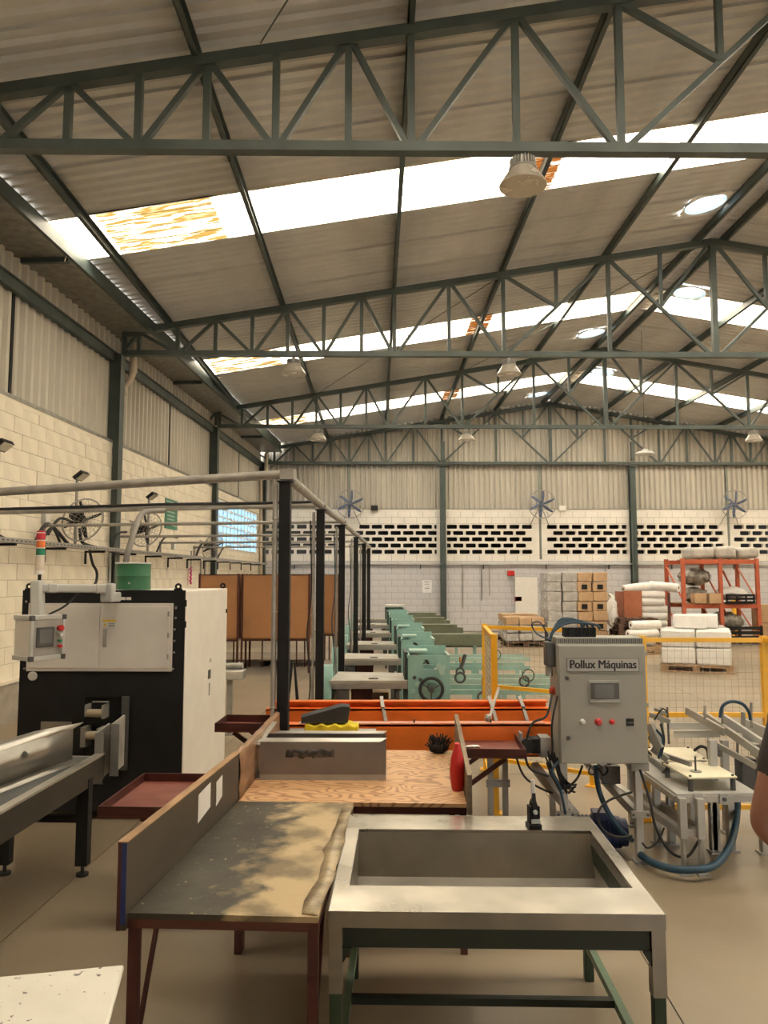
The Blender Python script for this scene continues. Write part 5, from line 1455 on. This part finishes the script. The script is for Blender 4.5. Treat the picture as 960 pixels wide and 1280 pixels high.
# ================================================================ BACK WALL SERVICES
t = thing('wall_trunking', 'pale grey trunking running along the back wall under the hollow blocks', 'trunking', (5, YB, 2.13))
MB().box(-8.2, 8.6, -.09, -.002, 0, .05).build('trunk', grey_paint, t)
for i in range(9): MB().box(-7.6 + i * 2.0, -7.57 + i * 2.0, -.07, -.004, -.14, 0).build('bracket', dark_grey, t)
for x, zlo, lab in ((2.75, .75, 'thin grey pipe dropping right of the gable column by the machines'), (3.35, 1.0, 'thin dark pipe dropping toward the low pallets'), (3.6, 1.15, 'thin pipe ending in a red valve'), (-.55, .8, 'thin pipe dropping beside the black posts'), (7.3, 1.6, 'short pipe dropping behind the white rolls')):
    MB().cyl((x, YB - .04, zlo), (x, YB - .04, 2.12), .018, n=8).solo('drop_pipe', galv, lab, 'pipe', 'drop pipes on the back wall')
for x, z, mt, lab in ((4.28, 1.86, red_p, 'red valve box on the back wall under the trunking'), (4.5, 1.05, red_p, 'small red extinguisher valve beside the wrapped cartons'), (5.95, 3.93, paper, 'small white box at the top of the block wall by the middle fan'), (-.05, 3.93, black_paint, 'black floodlight on top of the block wall left of the gable column')):
    t = thing('wall_box', lab, 'box', (x, YB, z))
    MB().box(-.11, .11, -.12, -.03, -.08, .08).build('box', mt, t, bevel=.01); MB().cyl((0, -.03, 0), (0, 0, 0), .03).build('fixing', galv, t)
t = thing('paper_notice', 'white paper notice with grey printed lines on the back wall', 'notice', (1.62, YB, 1.24))
MB().box(-.15, .15, -.008, 0, 0, .40).build('sheet', M('bright_paper', (.85, .84, .86), .8), t)
for i, (w_, z_) in enumerate(((.2, .35), (.14, .30), (.18, .25), (.1, .20), (.16, .14), (.13, .13), (.02, .05))): MB().box(-w_ / 2, w_ / 2, -.011, -.008, z_, z_ + .016).build('printed_line', M('print_grey', (.3, .3, .33), .8), t)
t = thing('white_board', 'pale panel leaning behind the wrapped cartons', 'panel', (4.55, YB - .12, 0))
MB().box(-.15, .55, 0, .03, 0, 1.78).build('panel', paper, t); MB().box(-.15, .55, -.006, 0, 1.74, 1.78).build('edge', grey_paint, t)

# ================================================================ BROWN CABINETS
def brown_cab(xa, xb, y, dep, lab, openside=False, rz=0.0):
    t = thing('brown_cabinet', lab, 'cabinet', ((xa + xb) / 2, y + dep / 2, 0), rz, 'brown hardboard cabinets')
    h = (xb - xa) / 2; d = dep / 2; zb_, zt = .60, 1.78
    MB().box(-h, h, -d, -d + .02, zb_, zt).build('front_panel', brown_panel, t)
    MB().box(-h, h, d - .02, d, zb_, zt).build('back_panel', brown_panel, t)
    MB().box(-h, h, -d, d, zt - .02, zt).build('top', dark_brown, t)
    MB().box(-h, h, -d, d, zb_, zb_ + .02).build('floor', brown_panel, t)
    MB().box(-h, -h + .02, -d, d, zb_, zt).build('side_panel', brown_panel, t)
    if openside:
        for z in (.98, 1.36): MB().box(-h, h, -d + .02, d - .02, z, z + .02).build('shelf', brown_panel, t)
    else:
        MB().box(h - .02, h, -d, d, zb_, zt).build('side_panel', brown_panel, t)
    for sx in (-1, 1):
        for sy in (-1, 1):
            MB().box(sx * h - .018, sx * h + .018, sy * d - .018, sy * d + .018, 0, zt + .01).build('corner_post', dark_brown, t)
    MB().box(-h, h, -d - .012, -d, zb_ - .03, zb_).build('rail', dark_brown, t)
    for x in (-h * .3, h * .35): MB().box(x - .012, x + .012, d - .03, d, 0, zb_).build('inner_leg', dark_brown, t)
    return t
brown_cab(-3.2, -2.50, 13.9, .9, 'brown hardboard cabinet on legs next to the white machine side')
brown_cab(-2.44, -1.74, 14.0, .9, 'brown hardboard cabinet on legs behind the first black post')
brown_cab(-1.70, -1.22, 14.0, .9, 'brown hardboard cabinet on legs, narrow, with open shelved side', True)
brown_cab(-1.08, -.80, 15.2, 1.0, 'tall narrow brown cabinet standing apart behind the second black post', True)
t = thing('wooden_platform', 'low grey wooden platform behind the legs of the brown cabinets', 'platform', (-2.2, 15.72, 0))
for i in range(6): MB().box(-1.2, 1.1, -.70 + i * .25, -.47 + i * .25, .10, .13).build('plank', M('grey_plank', (.30, .25, .20), .8, var=.2), t)
for x in (-1.1, 0, 1.0): MB().box(x, x + .1, -.7, .76, 0, .10).build('bearer', black_paint, t)
c = P(305, 840, 9.0)
t = thing('side_machine', 'bright metal roller head standing behind the white machine', 'machine', (-1.62, 8.6, 0))
MB().box(-.03, .03, -.03, .03, .01, .60).build('leg', galv, t); MB().box(-.1, .1, -.1, .1, 0, .01).build('foot', galv, t)
MB().box(-.20, .16, -.12, .12, .60, .70).build('head', M('bright_steel'), t, bevel=.01); MB().cyl((-.2, 0, .74), (.14, 0, .74), .035).build('roller', alu, t)

# ================================================================ GOODS AT THE BACK
def pallet(t, w, d, mat=wood, z=0.0):
    for i in range(5):
        x = -w / 2 + .06 + i * (w - .12) / 4
        MB().box(x - .055, x + .055, -d / 2, d / 2, z + .12, z + .142).build('pallet_board', mat, t)
    for y in (-d / 2 + .05, 0, d / 2 - .05):
        for x in (-w / 2 + .07, 0, w / 2 - .07): MB().box(x - .06, x + .06, y - .05, y + .05, z + .022, z + .098).build('pallet_block', mat, t)
        MB().box(-w / 2, w / 2, y - .05, y + .05, z + .098, z + .12).build('pallet_bearer', mat, t)
        MB().box(-w / 2, w / 2, y - .05, y + .05, z, z + .022).build('pallet_runner', mat, t)
def lump(c, r, mat, name, label, cat, group=None, j=.03):
    m = MB().ball((0, 0, 0), r, 14, 9).jitter(j); m.xf(lambda p: p + Vector(c)); zm = min(p.z for p in m.v)
    return m.solo(name, mat, label, cat, group)
# pallet of white boxes behind the fence
PX, PY, PR = 6.05, 14.45, -.42
t = thing('pallet', 'light wooden pallet carrying the white wrapped boxes', 'pallet', (PX, PY, 0), PR)
pallet(t, 1.25, 1.15)
R_ = rotz(PR)
bxm = {}
k = 0
spots = []
for L_ in range(2):
    for i in range(2):
        for j in range(3): spots.append((-.3 + i * .6, -.37 + j * .37, .142 + L_ * .31, (.585, .355, .30)))
spots += [(-.1, .0, .142 + .62, (.585, .355, .26)), (.1, .37, .142 + .62, (.585, .355, .26)), (-.3, .37, .142 + .62, (.19, .355, .2))]
lw = ['front', 'middle', 'rear']
def corner_word(i): return 'left' if i == 0 else 'right'
for n_, (x, y, z, s) in enumerate(spots):
    p = R_ @ Vector((x, y, 0)) + Vector((PX, PY, z))
    o = MB().box(-s[0] / 2, s[0] / 2, -s[1] / 2, s[1] / 2, 0, s[2]).jitter(.008).build('wrapped_box', white_plastic, None, bevel=.03)
    o.location = p; o.rotation_euler.z = PR
    tag(o, 'white wrapped box, ' + ('bottom' if z < .3 else 'second' if z < .7 else 'top') + ' layer of the fenced pallet, ' + ('fence side' if y < -.2 else 'middle row' if y < .2 else 'back wall side') + (', toward the cartons' if x < 0 else ', toward the orange rack'), 'box', 'white boxes on the pallet')
# carton stack
t = thing('pallet', 'wooden pallet under the tall stack of brown cartons', 'pallet', (5.05, 19.6, 0), .0)
pallet(t, 1.6, 1.0, dark_wood)
for L_ in range(7):
    z = .142 + L_ * .245
    for i in range(4):
        x0_ = 4.30 + i * .385 + (.0 if L_ % 2 else .02)
        o = MB().box(-.185, .185, -.42, .42, 0, .238).jitter(.012).build('carton', grey_film if i < 2 else cardboard, None, bevel=.02)
        o.location = (x0_ + .18, 19.6, z); o.rotation_euler.z = random.uniform(-.03, .03)
        tag(o, ('film-wrapped grey-brown carton' if i < 2 else 'bare brown carton') + ' of the tall stack, ' + ('lowest', 'second', 'third', 'fourth', 'fifth', 'sixth', 'top')[L_] + ' layer, ' + ('outer end by the low pallets', 'next to the bare cartons', 'next to the wrapped cartons', 'outer end by the rolls')[i], 'carton', 'wrapped cartons of the tall stack' if i < 2 else 'bare cartons of the tall stack')
        if i >= 2 and L_ in (1, 3, 5): MB().box(-.07, .07, -.44, -.40, .06, .18).build('hand_hole', black_paint, o)
# low pallets left of the stack
for n_, (x, lab) in enumerate(((3.9, 'low pallet of wrapped packs against the back wall'), (3.74, 'low pallet of wrapped packs beside the carton stack'))):
    t = thing('pallet_load', lab, 'pallet', (x, 21.0 - n_ * 1.5, 0))
    pallet(t, 1.0, .9, dark_wood)
    for i in range(3):
        for L_ in range(3):
            MB().box(-.48 + i * .32, -.17 + i * .32, -.4, .4, .142 + L_ * .2, .335 + L_ * .2).jitter(.015).build('pack', (grey_film if L_ == 0 else white_plastic if L_ == 0 else cardboard if L_ == 2 else grey_film), t, bevel=.02)
# upright of rolls
t = thing('roll_rack', 'rust-brown boarded rack holding white rolls', 'rack', (6.95, 19.8, 0), -.05)
MB().box(-.62, -.16, -.42, -.39, 0, 1.38).build('front_board', M('rust_board', (.40, .13, .06), .6, var=.15), t)
MB().box(-.62, -.60, -.42, .4, 0, 1.36).build('side_board', MATS['rust_board'], t)
MB().box(.50, .56, -.40, -.34, 0, 1.33).build('post', dark_brown, t); MB().box(.50, .56, .34, .40, 0, 1.33).build('post', dark_brown, t)
MB().box(-.62, .56, -.4, .4, 0, .06).build('base', dark_brown, t)
def roll(c, d, L_, r, lab, grp, mat=white_plastic):
    d = Vector(d).normalized()
    m = MB(); prof = [(.02, 0), (r * .9, 0), (r, .02), (r * 1.02, L_ / 2), (r, L_ - .02), (r * .9, L_), (.02, L_)]
    u = d.orthogonal().normalized(); v = d.cross(u)
    m.lathe(prof, n=14); m.xf(lambda p: Vector(c) + u * p.x + v * p.y + d * (p.z - L_ / 2)); m.jitter(.006)
    o = m.solo('film_roll', mat, lab, 'roll', grp)
    core = MB().tube([Vector(c) - d * (L_ / 2 + .004), Vector(c) + d * (L_ / 2 + .004)], .035, 10)
    core.v = [p - o.location for p in core.v]; core.build('core', dark_brown, o)
    return o
for k in range(7):
    roll((6.98 + random.uniform(-.05, .06), 19.72 + random.uniform(-.04, .04), .17 + k * .185), (1, -.25, .0), 1.0 if k < 6 else .9, .095, 'long white film roll in the rust-brown rack, ' + ('lowest', 'second from the floor', 'third from the floor', 'fourth from the floor', 'fifth from the floor', 'sixth from the floor', 'topmost inside')[k], 'white rolls in the rack')
roll((6.75, 19.7, 1.47), (1, .25, .10), .8, .10, 'white film roll lying tilted across the top of the rack', 'rolls on top of the rack')
roll((7.43, 19.6, 1.49), (1, -.9, -.12), .75, .11, 'fat white film roll on top of the rack pointing outward', 'rolls on top of the rack')
for (x, y, z, d, lab) in ((6.05, 17.6, .245, (1, .3, 0), 'white roll on the floor pallet before the dark pallets, lower one'), (6.12, 17.55, .44, (1, .2, 0), 'white roll on the floor pallet before the dark pallets, upper one'), (6.2, 17.6, .635, (1, .25, 0), 'white roll topping the floor pallet before the dark pallets'), (7.75, 19.1, .10, (1, -.5, 0), 'short white roll on the floor left of the orange rack'), (8.2, 18.9, .12, (1, .6, 0), 'short beige roll lying at the foot of the orange rack'), (7.73, 19.1, .29, (1, -.3, 0), 'short white roll resting on another left of the orange rack')):
    roll((x, y, z), d, .75 if x < 7 else .5, .10, lab, None)
t = thing('pallet', 'pale pallet under the loose white rolls', 'pallet', (6.2, 17.6, 0), .2); pallet(t, 1.1, .9)
for n_ in range(5):
    t = thing('pallet', 'dark brown pallet beside the white rolls, ' + ('lowest', 'second', 'third', 'fourth', 'topmost')[n_] + ' of its stack', 'pallet', (6.35 + n_ * .03, 19.0 - .0 * n_, n_ * .145), .12 - n_ * .06, 'dark pallets beside the rolls')
    if n_ < 4: pallet(t, 1.0, .8, dark_wood)
    else: pallet(t, .9, .7, dark_wood)
lump((5.95, 19.3, .9), (.16, .14, .42), white_plastic, 'plastic_wrap', 'crumpled white plastic wrap hanging beside the carton stack', 'plastic wrap', j=.04)
lump((7.0, 17.2, .16), (.35, .3, .16), white_plastic, 'plastic_bag', 'white plastic bag with red print on the floor behind the fence', 'bag', j=.03)
# orange rack
t = thing('pallet_rack', 'orange steel pallet rack full of wrapped goods at the back', 'rack', (9.0, 20.4, 0), .05)
for x in (-1.0, 0.0, 1.0):
    for y in (-.5, .5):
        up = MB().box(x - .045, x + .045, y - .04, y + .04, 0, 2.22).build('upright', rack_orange, t)
        MB().box(x - .08, x + .08, y - .08, y + .08, 0, .01).build('foot', rack_orange, up)
for z in (.98, 2.14):
    for y in (-.5, .5): MB().box(-1.0, 1.0, y - .025, y + .025, z - .06, z + .05).build('beam', rack_orange, t)
for x in (-1.0, 0, 1.0):
    for (z0_, z1_) in ((.1, .9), (1.1, 2.0)): MB().bar((x, -.48, z0_), (x, .48, z1_), .03, .03).build('brace', rack_orange, t)
MB().bar((.05, -.5, .92), (.9, .45, .1), .04, .04).build('brace', rack_orange, t); MB().bar((.1, -.45, 1.9), (.9, .45, 1.2), .04, .04).build('brace', rack_orange, t)
for i in range(10): MB().box(-.98 + i * .2, -.86 + i * .2, -.5, .5, 1.03, 1.05).build('deck_board', wood, t)
for i in range(8): MB().box(-.7 + i * .2, -.58 + i * .2, -.5, .5, 2.19, 2.21).build('deck_board', wood, t)
for (x, y, z, r, mt, nm, lab) in (
        (8.5, 20.3, 1.74, (.42, .36, .22), dark_film, 'wrapped_bundle', 'big dark film-wrapped bundle on the rack shelf, upper one'),
        (8.48, 20.3, 1.26, (.36, .28, .20), dark_film, 'wrapped_bundle', 'dark film-wrapped bundle on the rack shelf, lower one'),
        (9.5, 20.35, 1.30, (.4, .3, .16), white_plastic, 'plastic_bag', 'white plastic heap on the rack shelf behind the cartons'),
        (8.35, 20.1, .35, (.4, .4, .32), grey_film, 'wrapped_bundle', 'grey plastic heap under the rack shelf toward the rolls'),
        (9.3, 20.3, .55, (.42, .4, .26), dark_film, 'wrapped_bundle', 'dark plastic heap under the rack shelf in its far bay'),
        (8.75, 19.42, .26, (.28, .22, .26), grey_film, 'wrapped_bundle', 'grey plastic sack at the foot of the orange rack')):
    lump((x, y, z), r, mt, nm, lab, 'bundle', j=.035)
for (x, y, lab) in ((8.80, 19.86, 'brown carton on the rack shelf, next to its middle upright'), (8.42, 19.86, 'brown carton on the rack shelf below the dark bundle')):
    t = thing('carton', lab, 'carton', (x, y, 1.05), .05); MB().box(-.16, .16, -.12, .12, 0, .26).build('box', cardboard, t, bevel=.01); MB().box(-.16, .16, -.012, .012, .26, .263).build('tape', tape_brown, t)
t = thing('dark_crate', 'black slatted crate on the rack shelf', 'crate', (9.5, 19.95, 1.05), .05)
for z in (0, .09, .18): MB().box(-.38, .38, -.15, -.13, z, z + .06).build('slat', black_paint, t)
for x in (-.37, -.1, .15, .36): MB().box(x - .02, x + .02, -.13, -.1, 0, .24).build('upright', black_paint, t)
MB().box(-.38, .38, -.13, .15, 0, .02).build('floor', black_paint, t)
t = thing('dark_crate', 'black slatted crate on the floor under the orange rack', 'crate', (9.4, 19.85, 0), .05)
for z in (.3, .42, .54, .66): MB().box(-.6, .6, -.15, -.13, z - .28, z - .2).build('slat', black_paint, t)
for x in (-.58, 0, .58): MB().box(x - .03, x + .03, -.13, -.09, 0, .48).build('upright', black_paint, t)
for n_, (x, r) in enumerate(((8.65, .30), (9.26, .29), (9.86, .29))):
    o = MB().box(-r, r, -.42, .42, 0, .32).jitter(.03).build('sack_bale', M('grey_white_sack', (.50, .47, .43), .6, var=.2), None, bevel=.09)
    o.location = (x, 20.4, 2.215); tag(o, ('grey-white bale on top of the orange rack, above its left bay', 'grey-white bale on top of the orange rack, above its middle upright', 'grey-white bale on top of the orange rack, at its far end')[n_], 'bale', 'bales on the rack top')
t = thing('yellow_post', 'yellow painted post behind the orange rack', 'post', (10.6, 22.5, 0)); MB().box(-.07, .07, -.07, .07, 0, 1.3).build('shaft', yellow_p, t); MB().box(-.12, .12, -.12, .12, 0, .02).build('base', yellow_p, t)
t = thing('carton', 'brown carton standing on the floor right of the orange rack', 'carton', (10.55, 20.6, 0), .2); MB().box(-.3, .3, -.2, .2, 0, 1.0).build('box', cardboard, t, bevel=.01); MB().box(-.3, .3, -.202, -.2, .5, .53).build('tape', tape_brown, t)
t = thing('green_drum', 'dark green drum standing right of the orange rack', 'drum', (11.3, 20.2, 0)); MB().lathe([(.001, 0), (.28, 0), (.29, .02), (.28, .04), (.28, .3), (.29, .32), (.28, .34), (.28, .62), (.29, .64), (.28, .66), (.28, .85), (.001, .85)], n=24).build('shell', green_drum, t); MB().cyl((.1, 0, .85), (.1, 0, .87), .04).build('bung', galv, t)
t = thing('striped_pole', 'thin dark pole leaning on a foot by the right fence', 'pole', (9.1, 17.0, 0)); MB().cyl((0, 0, .02), (.03, .1, .95), .025).build('shaft', dark_brown, t); MB().cyl((0, 0, 0), (0, 0, .02), .12).build('foot', black_paint, t)

# ================================================================ PERSON AT THE RIGHT EDGE
skin = M('skin', (.33, .15, .10), .5, var=.08, scale=4)
shirt = M('dark_grey_tshirt', (.045, .038, .038), .85, var=.2, scale=6, bump=.2)
jeans = M('dark_trousers', (.03, .035, .055), .85, var=.2)
def skinned(name, verts, edges, radii, mat, parent, root=0, sub=2):
    me = bpy.data.meshes.new(name); me.from_pydata(verts, edges, []); me.materials.append(mat)
    o = bpy.data.objects.new(name, me); COL.objects.link(o); o.parent = parent
    md = o.modifiers.new('skin', 'SKIN'); md.use_smooth_shade = True
    for i, r in enumerate(radii):
        me.skin_vertices[0].data[i].radius = (r, r) if not isinstance(r, tuple) else r
        me.skin_vertices[0].data[i].use_root = (i == root)
    s = o.modifiers.new('sub', 'SUBSURF'); s.levels = sub; s.render_levels = sub
    return o
PB = Vector((1.65, 2.70, 0))
t = thing('person', 'person in a dark grey t-shirt standing at the machines, bare elbow bent', 'person', PB)
def R3(x, y, z): return Vector((x, y, z)) - PB
rs = R3(1.36, 2.50, 1.265)                       # right shoulder
el = Vector(P(949, 1032, 2.5)) - PB             # right elbow
wr = el + Vector((.20, -.03, -.15))
ls = R3(1.610, 2.88, 1.29); le = R3(1.640, 3.0, 1.02); lw_ = R3(1.910, 2.9, .92)
pel = R3(1.59, 2.7, .88)
V = [pel, R3(1.555, 2.7, 1.02), R3(1.540, 2.7, 1.16), R3(1.550, 2.7, 1.28), R3(1.580, 2.7, 1.36), R3(1.605, 2.7, 1.43), R3(1.630, 2.7, 1.50), R3(1.635, 2.7, 1.575),
     rs, (rs + el) / 2 + Vector((-.012, 0, 0)), el, (el + wr) / 2, wr, wr + Vector((.05, 0, -.05)),
     ls, (ls + le) / 2, le, (le + lw_) / 2, lw_, lw_ + Vector((.07, -.01, -.02)),
     R3(1.60, 2.6, .78), R3(1.62, 2.6, .47), R3(1.60, 2.6, .10), R3(1.60, 2.8, .78), R3(1.64, 2.8, .47), R3(1.62, 2.8, .10), R3(1.70, 2.6, .05), R3(1.72, 2.8, .05)]
E_ = [(0, 1), (1, 2), (2, 3), (3, 4), (4, 5), (5, 6), (6, 7), (3, 8), (8, 9), (9, 10), (10, 11), (11, 12), (12, 13), (3, 14), (14, 15), (15, 16), (16, 17), (17, 18), (18, 19), (0, 20), (20, 21), (21, 22), (0, 23), (23, 24), (24, 25), (22, 26), (25, 27)]
Rr = [.10, .10, .11, .10, .055, .075, .095, .07, .062, .047, .038, .038, .029, .03, .062, .052, .045, .042, .029, .03, .085, .062, .045, .085, .062, .045, .035, .035]
skinned('body', [tuple(v) for v in V], E_, Rr, skin, t)
# fingers, each its own chain rooted in the palm
for (w_, dirv) in ((wr, Vector((.7, .05, -.7))), (lw_, Vector((.95, -.1, -.2)))):
    dirv.normalize(); sd = dirv.cross(Vector((0, 0, 1))).normalized(); nrm = sd.cross(dirv)
    base_ = w_ + dirv * .07
    for k, (off, L_) in enumerate(((-.03, .062), (-.01, .072), (.01, .068), (.028, .052))):
        a = base_ + sd * off; b_ = a + dirv * L_ * .5 - nrm * .008; c_ = b_ + dirv * L_ * .35 - nrm * .022; d_ = c_ + dirv * L_ * .15 - nrm * .02
        skinned('finger', [tuple(a), tuple(b_), tuple(c_), tuple(d_)], [(0, 1), (1, 2), (2, 3)], [.0095, .009, .0085, .007], skin, t, sub=1)
    a = w_ + dirv * .03 - sd * .025; b_ = a - sd * .03 + dirv * .03; c_ = b_ + dirv * .03 - nrm * .01
    skinned('thumb', [tuple(a), tuple(b_), tuple(c_)], [(0, 1), (1, 2)], [.012, .010, .008], skin, t, sub=1)
um = (rs * .35 + el * .65)
sh = [R3(1.59, 2.7, .83), R3(1.565, 2.7, .95), R3(1.55, 2.7, 1.05), R3(1.540, 2.7, 1.16), R3(1.550, 2.7, 1.28), R3(1.575, 2.7, 1.345), rs + Vector((.0, 0, .01)), (rs + um) / 2, um, ls, (ls + le) / 2, le * .75 + ls * .25]
skinned('t_shirt', [tuple(v) for v in sh], [(0, 1), (1, 2), (2, 3), (3, 4), (4, 5), (4, 6), (6, 7), (7, 8), (4, 9), (9, 10), (10, 11)], [.17, .165, .16, .155, .145, .075, .08, .072, .070, .085, .082, .082], shirt, t)
tr = [R3(1.575, 2.7, .98), R3(1.59, 2.7, .86), R3(1.60, 2.6, .76), R3(1.62, 2.6, .47), R3(1.60, 2.6, .08), R3(1.60, 2.8, .76), R3(1.64, 2.8, .47), R3(1.62, 2.8, .08)]
skinned('trousers', [tuple(v) for v in tr], [(0, 1), (1, 2), (2, 3), (3, 4), (1, 5), (5, 6), (6, 7)], [.135, .145, .10, .08, .068, .10, .08, .068], jeans, t, root=1)
for y in (2.60, 2.80):
    a = R3(1.620, y, 0)
    MB().prism([(a.x - .05, a.z), (a.x + .21, a.z), (a.x + .21, a.z + .04), (a.x + .1, a.z + .09), (a.x - .05, a.z + .10)], a.y - .045, a.y + .045).build('shoe', black_rubber, t, bevel=.02)
hd = R3(1.635, 2.7, 1.535)
MB().ball(hd + Vector((-.032, 0, .022)), (.104, .098, .112), 18, 12).build('hair', M('dark_hair', (.012, .009, .007), .7), t)
MB().prism([(hd.x + .085, hd.z + .01), (hd.x + .118, hd.z - .03), (hd.x + .085, hd.z - .035)], hd.y - .014, hd.y + .014).build('nose', skin, t, bevel=.004)
for sy in (-1, 1):
    MB().ball(hd + Vector((.082, sy * .033, .012)), (.012, .014, .010), 8, 6).build('eye', M('eye_white', (.6, .58, .55), .3), t)
    MB().ball(hd + Vector((-.01, sy * .094, -.01)), (.028, .012, .036), 8, 6).build('ear', skin, t)
MB().ball(hd + Vector((.082, 0, -.062)), (.010, .028, .008), 8, 6).build('mouth', M('lips', (.28, .09, .08), .5), t)
